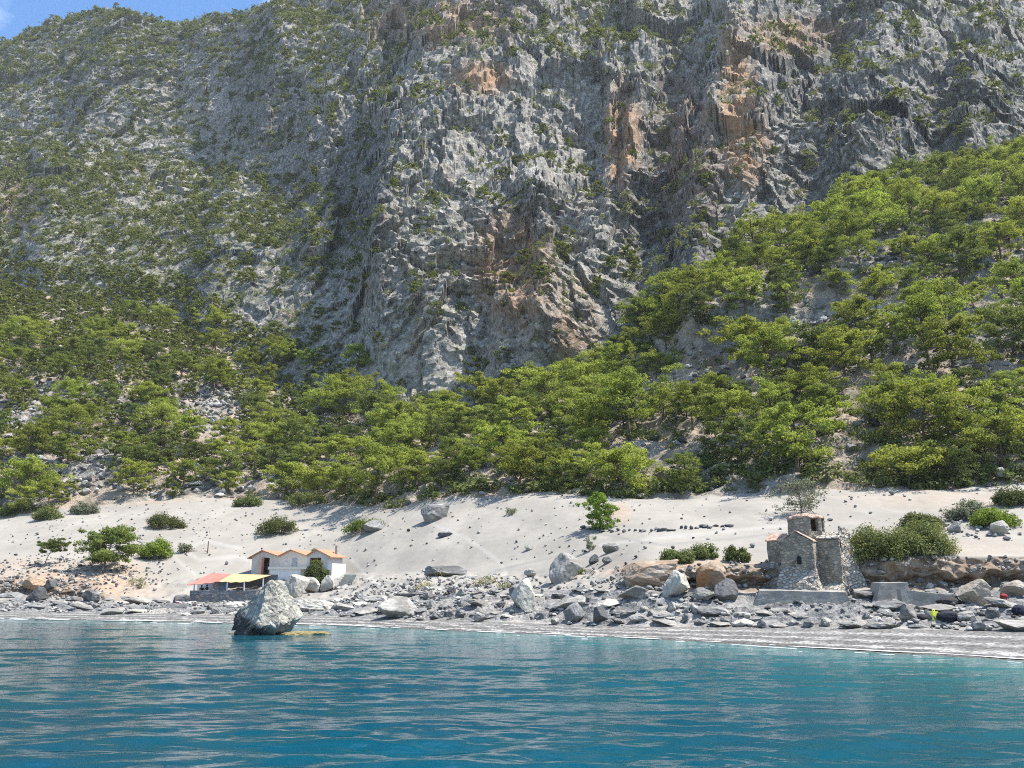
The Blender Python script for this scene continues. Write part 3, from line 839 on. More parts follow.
def scatter(name, T, pos, size, rot, mat, label, cat, attrs_of=None, squash=None, smooth=False):
    """one mesh of many small copies of templates T [(V,F,tone)]"""
    Vs, Fs, As, n = [], [], [], 0
    r = np.random.default_rng(len(pos))
    which = r.integers(len(T), size=len(pos))
    for k, tp in enumerate(T):
        ii = np.where(which == k)[0]
        if not len(ii): continue
        V, Fc = tp[0], tp[1]
        c, s = np.cos(rot[ii]), np.sin(rot[ii])
        sz = np.asarray(size)[ii]
        sz3 = sz[:, None] * (np.array((1, 1, 1.0)) if squash is None else np.stack([np.ones(len(ii)), np.ones(len(ii)), np.asarray(squash)[ii]], -1))
        X = V[None, :, 0] * c[:, None] - V[None, :, 1] * s[:, None]
        Y = V[None, :, 0] * s[:, None] + V[None, :, 1] * c[:, None]
        Z = np.repeat(V[None, :, 2], len(ii), 0)
        W = np.stack([X * sz3[:, :1], Y * sz3[:, 1:2], Z * sz3[:, 2:]], -1) + pos[ii][:, None]
        Vs.append(W.reshape(-1, 3))
        Fs.append((Fc[None] + (np.arange(len(ii)) * len(V))[:, None, None] + n).reshape(-1, Fc.shape[1]))
        if len(tp) > 2:
            As.append((tp[2][None] * .6 + r.random((len(ii), 1)) * .4).ravel() if tp[2].max() > 0 else (tp[2][None] + r.random((len(ii), 1))).ravel())
        n += len(ii) * len(V)
    me = mesh(name, np.concatenate(Vs), np.concatenate(Fs), mat, smooth, {'tone': np.concatenate(As)} if As else None)
    o = link(name, me)
    return tag(o, label, cat, None, 'stuff')

def pick(a, b, n, dens, r):
    """random surface points with density mask (by area)"""
    i0, i1 = seg_rows(a, b); i1 = min(i1, nr - 1)
    e1 = P[i0 + 1:i1 + 1, :-1] - P[i0:i1, :-1]; e2 = P[i0:i1, 1:] - P[i0:i1, :-1]
    ar = np.linalg.norm(np.cross(e1, e2), axis=-1) * dens[i0:i1, :-1]
    ar[PY[i0:i1, :-1] < -70] = 0
    ar[(PX[i0:i1, :-1] < -120) | (PX[i0:i1, :-1] > 1150)] *= .3
    c = np.cumsum(ar.ravel()); k = np.searchsorted(c, r.random(n) * c[-1])
    ii, jj = np.unravel_index(k, ar.shape)
    uv = r.random((n, 2))
    p = P[i0 + ii, jj] + e1[ii, jj] * uv[:, :1] + e2[ii, jj] * uv[:, 1:]
    return p, i0 + ii, jj

one = np.ones((nr, nc))
r5 = np.random.default_rng(5)
p, ii, jj = pick(2, 3, 2700, np.clip(.25 + 1.6 * perlin(P / 3.5, 98), .05, 1), r5)
scatter('shore_rubble', SMALL, p, r5.uniform(.12, .5, len(p)) ** 1.0, r5.uniform(0, 6.3, len(p)), M['rubble'], 'loose grey and white rubble covering the rock shelf', 'rubble', squash=r5.uniform(.3, .7, len(p)))
bd = blob(500, 590, 110, 10) + blob(640, 582, 50, 12) + blob(760, 578, 40, 10) + blob(60, 575, 90, 14) * .7 + bankm * 1.2 + blob(980, 530, 60, 8) * .6 + .045 + blob(390, 590, 50, 8) * .5 + blob(560,545,60,12)*.04+blob(170,540,120,14)*.05
p, ii, jj = pick(3, 5, 4200, bd, r5)
scatter('sand_stones', SMALL, p, r5.uniform(.12, .38, len(p)) * (1 + .6 * (r5.random(len(p)) < .1)), r5.uniform(0, 6.3, len(p)), M['rubble'], 'scattered small stones lying on the pale sand', 'stones', squash=r5.uniform(.5, .9, len(p)))

# ------------------------------------------------------------------ foliage
def leaves(centres, radii, flat, n, ls, r, upw=.6):
    m = len(centres)
    d = r.normal(size=(m, n, 3)); d /= np.linalg.norm(d, axis=-1, keepdims=True)
    rad = r.random((m, n, 1)) ** .45
    off = d * rad * radii[:, None, None]; off[..., 2] *= flat
    c = centres[:, None] + off
    nrm = d * .7 + np.array((0, 0, upw)) + r.normal(size=(m, n, 3)) * .55
    nrm /= np.linalg.norm(nrm, axis=-1, keepdims=True)
    t = np.cross(nrm, r.normal(size=(m, n, 3))); t /= np.linalg.norm(t, axis=-1, keepdims=True)
    b = np.cross(nrm, t)
    L = ls * r.uniform(.7, 1.35, (m, n, 1)); Wd = L * r.uniform(.38, .6, (m, n, 1))
    V = np.stack([c - t * L * .5, c - b * Wd * .5, c + t * L * .5, c + b * Wd * .5], 2)
    tone = np.clip(r.random((m, 1, 1)) * .5 + r.random((m, n, 1)) * .5, 0, 1) * np.ones((1, 1, 4))
    k = m * n
    return V.reshape(-1, 3), np.arange(k * 4).reshape(-1, 4), tone.ravel()

def pine_shape(seed, H=6.6, spread=3.9, nb=17, n=52, ls=.40, base=.34, lean=.5, top=True):
    r = np.random.default_rng(seed)
    la = r.uniform(0, 6.28); lx, ly = math.cos(la) * lean, math.sin(la) * lean
    ts = np.linspace(0, 1, 8)
    wig = np.cumsum(r.normal(0, .10, (8, 2)), 0)
    path = np.stack([lx * ts ** 1.5 + wig[:, 0] * ts, ly * ts ** 1.5 + wig[:, 1] * ts, -.7 + (H * .9 + .7) * ts], -1)
    mb = MB(); mb.tube(path, .20 * (1 - ts * .78) * H / 6.5, 7)
    C, RA = [], []
    az = r.uniform(0, 6.28)
    for k in range(nb):
        t = base + (1 - base) * (k + .3) / nb
        az += 2.4 + r.normal(0, .35)
        st = np.array([np.interp(t, ts, path[:, i]) for i in range(3)])
        prof = math.sin(min(1, (1.12 - t) / (1.12 - base) * 1.25) * 1.57) * (.75 + .5 * r.random())
        Ln = spread * prof * (.85 if t < .5 else 1) * r.uniform(.75, 1.2)
        rise = r.uniform(.05, .38) + .5 * (t - .6)
        q = np.linspace(0, 1, 5)
        br = st + np.stack([math.cos(az) * Ln * q, math.sin(az) * Ln * q, rise * Ln * q + .25 * Ln * q * q * .5], -1)
        br[1:-1] += r.normal(0, .08 * Ln * .4, (3, 3))
        mb.tube(br, .075 * (1 - q * .75) * H / 6.5, 4)
        nt_ = 2 + int(Ln > 2) + int(r.random() < .6)
        for s in np.linspace(.55, 1.0, nt_):
            pos = np.array([np.interp(s, q, br[:, i]) for i in range(3)])
            side = r.normal(0, .33, 3) * Ln * .5; side[2] = abs(side[2]) * .4
            C.append(pos + side * (.4 + s)); RA.append(r.uniform(.7, 1.2) * spread / 3.9 * (1.1 - .25 * s))
    if top:
        for _ in range(5):
            C.append(path[-1] + r.normal(0, .55, 3) * np.array((1, 1, .5)) + (0, 0, .2)); RA.append(r.uniform(.6, .95))
    C, RA = np.array(C), np.array(RA)
    lv = leaves(C, RA, .48, n, ls, r)
    return lv, mb

PINES = []
spec = [(6.8, 4.0, .32, .5), (6.0, 4.4, .36, .9), (7.6, 3.9, .40, .4), (5.6, 4.2, .28, .7), (7.2, 4.6, .42, 1.0), (6.4, 3.5, .30, .3), (5.2, 4.6, .36, 1.1), (7.0, 3.7, .25, .6), (6.2, 4.1, .45, .8), (5.8, 3.8, .22, .4)]
for k, (H, sp, bs, ln) in enumerate(spec):
    lv, mb = pine_shape(400 + k, H, sp, 19, 95, .31, bs, ln)
    cm = mesh('crown', lv[0], lv[1], M['darkpine' if k in (3, 7, 9) else 'pine'], False, {'tone': lv[2]})
    tm = mesh('trunk', np.concatenate(mb.v), mb.f, M['bark'], True)
    PINES.append((cm, tm, sp * 2))
FAR = []
for k in range(6):
    lv, mb = pine_shape(500 + k, 6.2, 3.4, 11, 17, .78, .22, .5)
    FAR.append(lv)
TUFT = []
for k in range(6):
    r = np.random.default_rng(600 + k)
    C = r.normal(0, .42, (9, 3)) * np.array((1, 1, .45)) + (0, 0, .42)
    TUFT.append(leaves(C, r.uniform(.3, .55, 9), .75, 9, .34, r))
FINE = []
for k in range(5):
    r = np.random.default_rng(650 + k)
    C = r.normal(0, .40, (16, 3)) * np.array((1, 1, .4)) + (0, 0, .40)
    FINE.append(leaves(C, r.uniform(.25, .48, 16), .8, 22, .17, r))

def noise_at(sc_, seed): return perlin(P / sc_, seed)
# forest density by place
dens = np.zeros((nr, nc))
hmask = (SEG == 5)[:, None]
pn = noise_at(16., 91)
right = hmask * (PX > 330)
left = hmask * (PX <= 330)
dens += right * np.where(pn > -.05, 1.0, .12)
dens += left * np.where(pn > -.04, .9, .22)
hole = np.zeros((nr, nc))
for h_ in ((700,378,30,26),(850,322,62,15),(812,345,22,16),(975,350,30,26),(900,262,36,9),(655,400,16,14),(770,372,24,14),(865,415,22,10),
           (60,468,60,16),(205,420,46,32),(20,420,30,24),(150,488,90,8),(290,350,34,54),(120,410,16,10),(35,400,22,14),(240,345,16,14),(260,300,30,20),(800,440,20,8)):
    hole = np.maximum(hole, blob(*h_))
dens *= np.clip(1 - hole * 1.25, .03, 1)
edge_soft = np.where((SEG == 5), np.clip(.3 + TT / .02, .0, 1), 1)[:, None]
dens *= edge_soft
spill = ((SEG == 6)[:, None] * (TT[:, None] < .12)) * (PX < 360) * .45
dens = dens + spill
# far trees on ledges and the ridge
nzv = np.zeros((nr, nc)); e1 = np.gradient(P, axis=0); e2 = np.gradient(P, axis=1)
cr = np.cross(e2, e1); nzv = np.abs(cr[..., 2]) / (np.linalg.norm(cr, axis=-1) + 1e-9)
topd = (SEG >= 6)[:, None] * np.clip((nzv - .32) * 3, 0, 1)
veg = np.where(PX < 340, .30 + .9 * np.clip((90 - PY) / 90, 0, 1) + .35 * np.clip((200 - PX) / 200, 0, 1), .12)
veg = np.maximum(veg, blob(590, 30, 50, 30) * .8); veg = np.maximum(veg, blob(470, 30, 50, 20) * .5); veg = np.maximum(veg, blob(430, 330, 60, 90) * .42)
veg = np.maximum(veg, blob(200, 250, 140, 60) * .75); veg = np.maximum(veg, blob(960, 20, 80, 30) * .4); veg = np.maximum(veg, blob(860, 66, 60, 12) * .9); veg = np.maximum(veg, blob(310,40,70,60)*.9)

sheet('mountain', 6, 9, mat_cliff('cliff_rock'), {'ochre': ochre, 'stain_shade': stain_shade, 'pale': pale, 'veg': np.clip(veg, 0, 1) * np.ones((nr, nc))})

def poisson(p, spacing, keep=None):
    cell = {}; out = []
    for k in range(len(p)):
        s = spacing[k]; g = (int(p[k, 0] // 10), int(p[k, 1] // 10)); ok = True
        for dx in (-1, 0, 1):
            for dy in (-1, 0, 1):
                for m_ in cell.get((g[0] + dx, g[1] + dy), ()):
                    if (p[k, 0] - p[m_, 0]) ** 2 + (p[k, 1] - p[m_, 1]) ** 2 + (.6 * (p[k, 2] - p[m_, 2])) ** 2 < (.5 * (s + spacing[m_])) ** 2: ok = False; break
                if not ok: break
            if not ok: break
        if ok: cell.setdefault(g, []).append(k); out.append(k)
    return np.array(out)

r8 = np.random.default_rng(8)
p, ii, jj = pick(5, 7, 26000, dens, r8)
px_, py_ = project(p)
size = np.where(px_ > 330, r8.uniform(.7, 1.6, len(p)), r8.uniform(.6, 1.35, len(p)))
sp_ = size * np.where(px_ > 330, 6.1, 5.7)
kk = poisson(p, sp_)
p, px_, py_, size = p[kk], px_[kk], py_[kk], size[kk]
kindk = r8.integers(len(PINES), size=len(p)); rot = r8.uniform(0, 6.28, len(p))
show = size / p[:, 1]
inview = (px_ > -12) & (px_ < 1036) & (py_ > -20)
order = np.argsort(-np.where(inview, show, 0))
indiv = order[:292]; rest = np.setdiff1d(np.arange(len(p)), indiv)
FORM = ['broad', 'flat-topped', 'tall', 'low bushy', 'wide leaning', 'narrow', 'low spreading', 'slim', 'bare-stemmed', 'dense']
bylm = {}
for k in indiv: bylm.setdefault(near_land(px_[k]), []).append(k)
def add_pine(loc, k, s, rz, label, group, name='pine_tree', hs=1.):
    t = empty(name, loc, rz); t.scale = (s, s, s * hs)
    tag(t, label, 'pine tree', group)
    link('crown', PINES[k][0], t); link('trunk', PINES[k][1], t)
    return t
for L, ks in bylm.items():
    ks.sort(key=lambda k: -py_[k])
    for n_, k in enumerate(ks):
        add_pine(Vector(p[k]) - Vector((0, 0, .1)), kindk[k], size[k], rot[k], f'{FORM[kindk[k]]} green pine, {ORD[min(n_, 29)]} up the wooded slope above {LAND[L][1]}', 'pines on the wooded slope', hs=float(r8.uniform(.85, 1.1)))
print('pines', len(p), 'individual', len(indiv))
p2, ii, jj = pick(6, 9, 4200, topd * veg, r8)
s2 = r8.uniform(.4, 1.05, len(p2)); k2 = poisson(p2, s2 * 5.0); p2, s2 = p2[k2], s2[k2]
pf = np.concatenate([p[rest], p2]); sf = np.concatenate([size[rest], s2])
scatter('distant_pines', FAR, pf - np.array((0, 0, .4)), sf, r8.uniform(0, 6.28, len(pf)), M['farpine'], 'distant pines scattered over the upper slopes and ridge', 'pine wood', squash=r8.uniform(.8, 1.1, len(pf)))
print('far pines', len(pf))

# scrub on the cliffs and under the pines
d1 = (SEG >= 6)[:, None] * np.clip((nzv - .30) * 2.8, .0, 1) * np.clip(.12 + veg * 1.0 + 1.5 * perlin(P / 17, 95) + .5 * perlin(P / 6, 97), 0, 1)
p3, ii, jj = pick(6, 9, 15000, d1, r8)
scatter('cliff_scrub', TUFT, p3, r8.uniform(.9, 2.6, len(p3)) * np.clip(p3[:, 1] / 300, .8, 1.5), r8.uniform(0, 6.28, len(p3)), M['scrub'], 'grey-green scrub clinging to the cliff ledges', 'scrub')
d2 = hmask * (.35 + .9 * np.clip(perlin(P / 9, 96) + .15, 0, 1)) * np.clip(1.1 - hole * .8, .2, 1)
d2 = d2 + hmask * np.clip(1 - TT[:, None] / .10, 0, 1) * 3.5 * (PX > 330)
p4, ii, jj = pick(5, 6, 5200, d2, r8)
scatter('undergrowth', TUFT, p4, r8.uniform(.7, 2.2, len(p4)), r8.uniform(0, 6.28, len(p4)), M['olive'], 'low olive undergrowth between the pines on the slope', 'undergrowth')
d3 = hmask * (hole * 1.4 + .12)
p5, ii, jj = pick(5, 6, 4200, d3, r8)
scatter('hillside_scree', SMALL, p5, r8.uniform(.25, 1.5, len(p5)) ** 1.4, r8.uniform(0, 6.28, len(p5)), M['rubble'], 'pale scree and broken rock in the gaps of the wood', 'scree', squash=r8.uniform(.5, .9, len(p5)))

# ------------------------------------------------------------------ shrubs standing on the sand
def shrub_shape(seed, w, d, h, ls, n=None, dome=.75, sparse=False):
    r = np.random.default_rng(seed)
    nclump = int(np.clip(10 + w * d * (6 if not sparse else 3), 12, 70))
    th = r.uniform(0, 6.28, nclump); q = np.sqrt(r.random(nclump))
    x, y = np.cos(th) * q * w * .42, np.sin(th) * q * d * .42
    top = h * (1 - .5 * q ** 2.4) * r.uniform(.62, 1.1, nclump)
    z = top * r.uniform(.45, .9, nclump)
    C = np.stack([x, y, z], -1)
    rad = np.clip(min(w, d, h * 1.6) * r.uniform(.13, .28, nclump), .16, .9)
    lv = leaves(C, rad, .85, n or 70, ls, r, .45)
    st = MB()
    for k in range(0, nclump, 2):
        b = np.array((x[k] * .35, y[k] * .35, -.25))
        st.tube([b, (b + C[k]) / 2 + r.normal(0, .06, 3), C[k]], [.05, .035, .012], 4)
    return lv, st
def put_shrub(name, px, py, w, h, mk, label, seed, cat='shrub', ls=.2, n=None, depth=.8, sparse=False, group=None, rot=0, lo=3, hi=6):
    g = ground(px, py, lo, hi); s = mpp(g); W, Hh_ = w * s, h * s
    lv, st = shrub_shape(seed, W, W * depth, Hh_, ls, n, sparse=sparse)
    t = empty(name, (g.x, g.y + W * depth * .25, g.z - .1), rot); tag(t, label, cat, group)
    link('foliage', mesh('foliage', lv[0], lv[1], M[mk], False, {'tone': lv[2]}), t)
    link('stems', mesh('stems', np.concatenate(st.v), st.f, M['greybark'], True), t)
    return t
SH = [
    (160, 530, 44, 20, 'olive', 'dark olive cushion shrub high on sand over green shrub', .26, 90),
    (274, 536, 46, 24, 'olive', 'large olive cushion shrub on the sand behind the huts', .26, 90),
    (152, 561, 36, 25, 'bright', 'round green shrub on the sand behind the red kayak', .24, 90),
    (184, 553, 18, 13, 'grey', 'grey twiggy shrub touching the round green shrub', .22, 50),
    (305, 507, 52, 19, 'olive', 'wide olive shrub at the wood edge above the huts', .28, 80),
    (246, 507, 32, 13, 'olive', 'low olive shrub at the top of sand above yellow awning', .26, 80),
    (43, 521, 30, 16, 'olive', 'dark shrub at the top of sand above leaning pine', .26, 80),
    (10, 516, 36, 18, 'olive', 'olive shrub on top of sand over the brown outcrop', .26, 80),
    (80, 514, 30, 14, 'grey', 'grey-green shrub among rocks above the shore pine', .26, 70),
    (366, 533, 56, 17, 'bright', 'low yellow-green shrub spreading below the pine wood', .22, 110),
    (315, 586, 27, 29, 'olive', 'dense olive bush in front of the hut porch', .22, 110),
    (313, 561, 13, 15, 'bright', 'small yellow-green bush rising behind the hut roofs', .20, 70),
    (591, 552, 15, 22, 'grey', 'sparse grey plant on sand below the bright sapling', .18, 30),
    (571, 576, 28, 17, 'olive', 'green shrub growing behind the leaning wedge of rock', .18, 110),
    (677, 563, 37, 18, 'olive', 'olive bush on the bank above the brown block', .18, 120),
    (707, 559, 31, 18, 'olive', 'rounded bush on the bank above the rusty boulder', .18, 120),
    (738, 562, 27, 20, 'olive', 'round bush on the bank just before the chapel', .18, 120),
    (880, 563, 80, 42, 'olive', 'big olive bush behind the ruined buttress', .18, 200),
    (928, 556, 70, 36, 'scrub', 'wide grey-green bush between the big olive bush and grey boulder', .18, 200),
    (925, 530, 44, 20, 'olive', 'olive bush on the sand behind the wide grey-green bush', .2, 110),
    (975, 520, 48, 22, 'grey', 'grey-green shrub at the wood edge above tan boulder', .2, 110),
    (1000, 528, 46, 24, 'bright', 'bright green shrub above the upright pale boulder', .2, 120),
    (1018, 506, 40, 22, 'olive', 'olive shrub under the pines at the bank end', .2, 100),
    (487, 587, 30, 15, 'dry', 'straw-coloured plant near the cream faceted boulder', .16, 22),
    (504, 590, 16, 13, 'dry', 'small dry plant touching the cream faceted boulder', .15, 22),
    (440, 577, 16, 12, 'dry', 'dry yellow plant on the long dark ledge', .15, 26),
    (511, 515, 14, 11, 'grey', 'lone pale plant high on the bare sand', .18, 30),
    (425, 590, 24, 10, 'dry', 'dry grass clump on stones under the long dark ledge', .15, 26),
    (135, 588, 22, 16, 'dry', 'pale dry plant in the soil beside the shore pine', .16, 20),
]
for k, (px, py, w, h, mk, lab, ls, n) in enumerate(SH):
    put_shrub('shrub' if h > 11 and mk != 'dry' else 'dry_plant', px, py, w, h, mk, lab, 700 + k, 'shrub' if mk != 'dry' else 'plant', ls, n, sparse=mk in ('dry', 'grey'))

# pines standing alone
def lone_pine(px, py, w, h, seed, label, cat, mk, bark, H, sp, nb, n, ls, base, lean, name='pine_tree', rot=0.):
    g = ground(px, py, 3, 6); s = mpp(g)
    lv, mb = pine_shape(seed, H, sp, nb, n, ls, base, lean)
    V = lv[0]; ww = max(np.ptp(V[:, 0]), np.ptp(V[:, 1])); hh = V[:, 2].max()
    t = empty(name, (g.x, g.y, g.z - .05), rot); t.scale = (w * s / ww, w * s / ww, h * s / hh); tag(t, label, cat)
    link('crown', mesh('crown', V, lv[1], M[mk], False, {'tone': lv[2]}), t)
    link('trunk', mesh('trunk', np.concatenate(mb.v), mb.f, bark, True), t)
lone_pine(102, 571, 74, 47, 801, 'spreading pine standing alone on the brown shore bank', 'pine tree', 'darkpine', M['greybark'], 6.2, 4.2, 34, 120, .34, .26, 1.0)
lone_pine(45, 565, 34, 27, 805, 'small leaning pine on the sand beside the spreading shore pine', 'pine tree', 'darkpine', M['greybark'], 5.2, 3.2, 16, 120, .36, .60, 2.0)
lone_pine(601, 529, 46, 39, 806, 'bright sapling pine on the open sand under the wood', 'pine tree', 'bright', M['greybark'], 5.5, 3.6, 34, 70, .36, .06, .4)
lone_pine(801, 514, 62, 36, 807, 'bare grey tree with thin foliage behind the chapel dome', 'tree', 'grey', M['greybark'], 5.0, 3.9, 40, 22, .30, .20, .5, 'bare_tree')

# ------------------------------------------------------------------ ruined chapel
M['stone_dark'] = masonry('chapel_stone', (.115, .103, .085), (.40, .35, .275), (.25, .22, .175), 3.0)
M['stone_pale'] = masonry('rubble_stone', (.26, .235, .195), (.48, .44, .375), (.22, .20, .17), 2.6, 1.)
M['tile'] = plain('old_roof_tile', (.40, .27, .205), .9, .5, 3.5, .8)
M['concrete'] = plain('old_concrete', (.255, .238, .21), .92, .22, 1.4, .3)
M['black'] = plain('black_void', (.012, .012, .012), .9, .1, 3, 0)
ch = empty('chapel', pt(808.5, 597, 63.6), R(-35)); ch.scale = (.95, .95, .95)
tag(ch, 'ruined stone chapel with a broken dome drum on a concrete platform', 'chapel')
w = MB(); w.prism([(-1.3,-1),(1.3,-1),(1.3,4.25),(0,5.05),(-1.3,4.25)], 'y', -2.3, -.93)
w.build('wall', M['stone_dark'], ch, rough=.12, cuts=5, seed=1)
w = MB(); w.prism([(-.95,-1),(.95,-1),(.95,4.45),(0,4.95),(-.95,4.45)], 'x', -2.75, 3.0)
w.build('wall', M['stone_dark'], ch, rough=.12, cuts=5, seed=2)
w = MB(); w.prism([(-1.25,-1),(1.25,-1),(1.25,4.25),(0,5.0),(-1.25,4.25)], 'y', .93, 2.8)
w.build('wall', M['stone_dark'], ch, rough=.12, cuts=4, seed=3)
def slope(mb, a, b, c, d, t=.10):
    """roof slab over four corners (a,b lower edge, c,d upper edge)"""
    a, b, c, d = map(np.array, (a, b, c, d)); up = np.array((0, 0, t))
    mb.hexa([a, b, c, d, a + up, b + up, c + up, d + up])
r_ = MB(); slope(r_, (-2.85,-1.05,4.45), (-1.25,-1.05,4.45), (-1.25,.0,5.02), (-2.85,.0,5.02)); r_.build('roof', M['tile'], ch, rough=.10, cuts=3, seed=4, scale=3)
r_ = MB(); slope(r_, (1.25,-1.05,4.48), (3.05,-1.05,4.48), (3.05,.0,5.02), (1.25,.0,5.02)); r_.build('roof', M['stone_pale'], ch, rough=.09, cuts=3, seed=5, scale=3)
r_ = MB(); slope(r_, (-1.36,-2.32,4.27), (-1.36,-.5,4.27), (0,-.5,5.1), (0,-2.32,5.1), .07); slope(r_, (1.36,-.5,4.27), (1.36,-2.32,4.27), (0.02,-2.32,5.1), (.02,-.5,5.1), .07)
r_.build('roof', M['tile'], ch, rough=.07, cuts=3, seed=6, scale=3)
dm = MB()
for k in range(8):
    a0, a1 = R(k * 45 + 22.5), R(k * 45 + 67.5)
    P0, P1 = np.array((math.cos(a0), math.sin(a0))), np.array((math.cos(a1), math.sin(a1))); OFF = np.array((.28, .1))
    mid = (a0 + a1) / 2; openp = math.cos(mid - R(-20)) > .35
    def pan(t0, t1, z0, z1, ro=1.44, ri=1.1):
        A, B = P0 + (P1 - P0) * t0, P0 + (P1 - P0) * t1
        dm.hexa([(*(A*ro+OFF), z0), (*(B*ro+OFF), z0), (*(B*ri+OFF), z0), (*(A*ri+OFF), z0), (*(A*ro+OFF), z1), (*(B*ro+OFF), z1), (*(B*ri+OFF), z1), (*(A*ri+OFF), z1)])
    if openp:
        pan(0, .2, 4.2, 6.35); pan(.8, 1, 4.2, 6.25); pan(.2, .8, 4.2, 5.15); 
        if k != 7: pan(.2, .8, 6.18, 6.32, 1.34, 1.04)
    else: pan(0, 1, 4.2, 6.4)
drum = dm.build('drum', M['stone_dark'], ch, rough=.09, cuts=3, seed=7, scale=2)
cp = MB(); V = []; ns = 16
for rr, zz in ((1.46, 6.22), (1.45, 6.32), (1.12, 6.48), (.5, 6.62), (.02, 6.66)):
    for k in range(ns): V.append((.28 + rr * math.cos(k * 2 * math.pi / ns), .1 + rr * math.sin(k * 2 * math.pi / ns), zz))
cp.add(V, [(i*ns+k, i*ns+(k+1)%ns, (i+1)*ns+(k+1)%ns, (i+1)*ns+k) for i in range(4) for k in range(ns)] + [tuple(range(ns))[::-1]])
cp.build('dome', M['tile'], ch, rough=.22, cuts=3, seed=8, scale=2.2)
wd = MB(); wd.prism([(.0,2.55),(.34,2.55),(.34,3.0),(.17,3.18),(.0,3.0)], 'y', -2.40, -2.2); wd.build('window', M['black'], ch)
bt = MB(); bt.hexa([(3.0,-1.0,-1),(4.7,1.0,-1),(4.4,2.2,-1),(3.0,2.0,-1),(3.0,-.8,2.2),(4.05,.95,2.0),(3.9,1.9,2.0),(3.0,1.7,2.2)])
bt.hexa([(3.0,-.79,2.18),(3.95,.85,1.9),(3.8,1.7,1.9),(3.0,1.5,2.18),(3.0,-.7,4.2),(3.6,.75,4.0),(3.55,1.5,4.0),(3.0,1.3,4.2)])
bt.hexa([(3.0,-.69,4.18),(3.5,.65,3.9),(3.5,1.3,3.9),(3.0,1.2,4.18),(3.0,-.5,5.5),(3.3,.5,5.3),(3.28,1.1,5.3),(3.0,1.1,5.5)])
bt.build('buttress', M['stone_pale'], ch, rough=.34, cuts=4, seed=9, scale=1.5)
rb = MB(); rb.hexa([(-1.9,-3.7,-.9), (2.1,-3.7,-.9), (2.1,-2.25,-.9), (-1.9,-2.25,-.9), (-1.6,-3.5,.1), (1.6,-3.5,.15), (1.35,-2.2,2.45), (-1.3,-2.2,2.35)])
rb.build('rubble_base', M['stone_pale'], ch, rough=.30, cuts=5, seed=10, scale=1.9)
rb = MB(); rb.hexa([(1.35,-2.9,-.9), (3.6,-2.5,-.9), (3.3,-.9,-.9), (1.35,-.9,-.9), (1.4,-2.5,.3), (3.3,-2.0,.3), (3.0,-.93,1.1), (1.4,-.93,1.2)])
rb.build('rubble_base', M['stone_pale'], ch, rough=.30, cuts=5, seed=12, scale=1.9)
lb = MB(); lb.hexa([(-3.9,-2.2,-.9), (-2.1,-2.9,-.9), (-1.32,-.95,-.9), (-3.0,-.95,-.9), (-3.3,-1.5,.5), (-1.8,-2.0,.6), (-1.32,-.97,3.0), (-3.0,-.97,2.3)])
lb.build('rubble_base', M['stone_dark'], ch, rough=.22, cuts=5, seed=13, scale=1.7)

pf_ = empty('concrete_platform', pt(800, 599, 60.9), R(-14)); pf_.scale = (.97, 1, 1); tag(pf_, 'weathered concrete platform under the ruined chapel', 'platform')
mb = MB(); mb.hexa([(-3.9,-1.6,-1.2), (3.7,-1.6,-1.2), (3.9,2.2,-1.2), (-3.3,2.2,-1.2), (-3.0,-1.35,.62), (3.1,-1.35,.5), (3.3,2.2,.75), (-2.8,2.2,.75)])
mb.build('base', M['concrete'], pf_, rough=.07, cuts=4, seed=14)
mb = MB(); mb.hexa([(-4.6,.2,-1.0), (-3.35,-.4,-1.0), (-3.0,2.0,-1.0), (-4.3,2.2,-1.0), (-4.4,.3,.35), (-3.2,-.2,.45), (-3.0,2.0,.5), (-4.2,2.1,.4)]); mb.build('base', M['concrete'], pf_, rough=.06, cuts=3, seed=15)
mb = MB(); mb.hexa([(3.95,.1,-1.0), (6.0,.3,-1.0), (5.2,2.0,-1.0), (3.95,2.2,-1.0), (4.0,.2,.55), (5.4,.5,.75), (4.9,1.9,.85), (4.0,2.1,.8)]); mb.build('ramp', M['concrete'], pf_, rough=.06, cuts=3, seed=16)
g = pt(890, 600, 58.5)
o = MB(); o.hexa([(-1.35,-.9,-.7), (1.3,-.7,-.7), (1.4,1.6,-.7), (-1.2,1.6,-.7), (-.75,-.7,1.15), (1.15,-.5,1.2), (1.3,1.5,1.25), (-.7,1.5,1.2)])
tag(o.build('concrete_block', M['concrete'], None, g, R(-8), rough=.05, cuts=4, seed=17), 'grey concrete block with a sloping end on the beach beside chapel', 'concrete block')
g = pt(927, 604, 56)
o = MB(); o.hexa([(-1.7,-.3,-.6), (2.1,-.2,-.6), (2.1,.5,-.6), (-1.7,.5,-.6), (-1.7,-.25,.95), (2.0,-.15,.55), (2.0,.5,.6), (-1.7,.5,.98)])
tag(o.build('concrete_wall', M['concrete'], None, g, R(-4), rough=.05, cuts=4, seed=18), 'low concrete wall running from the concrete block along the beach', 'wall')

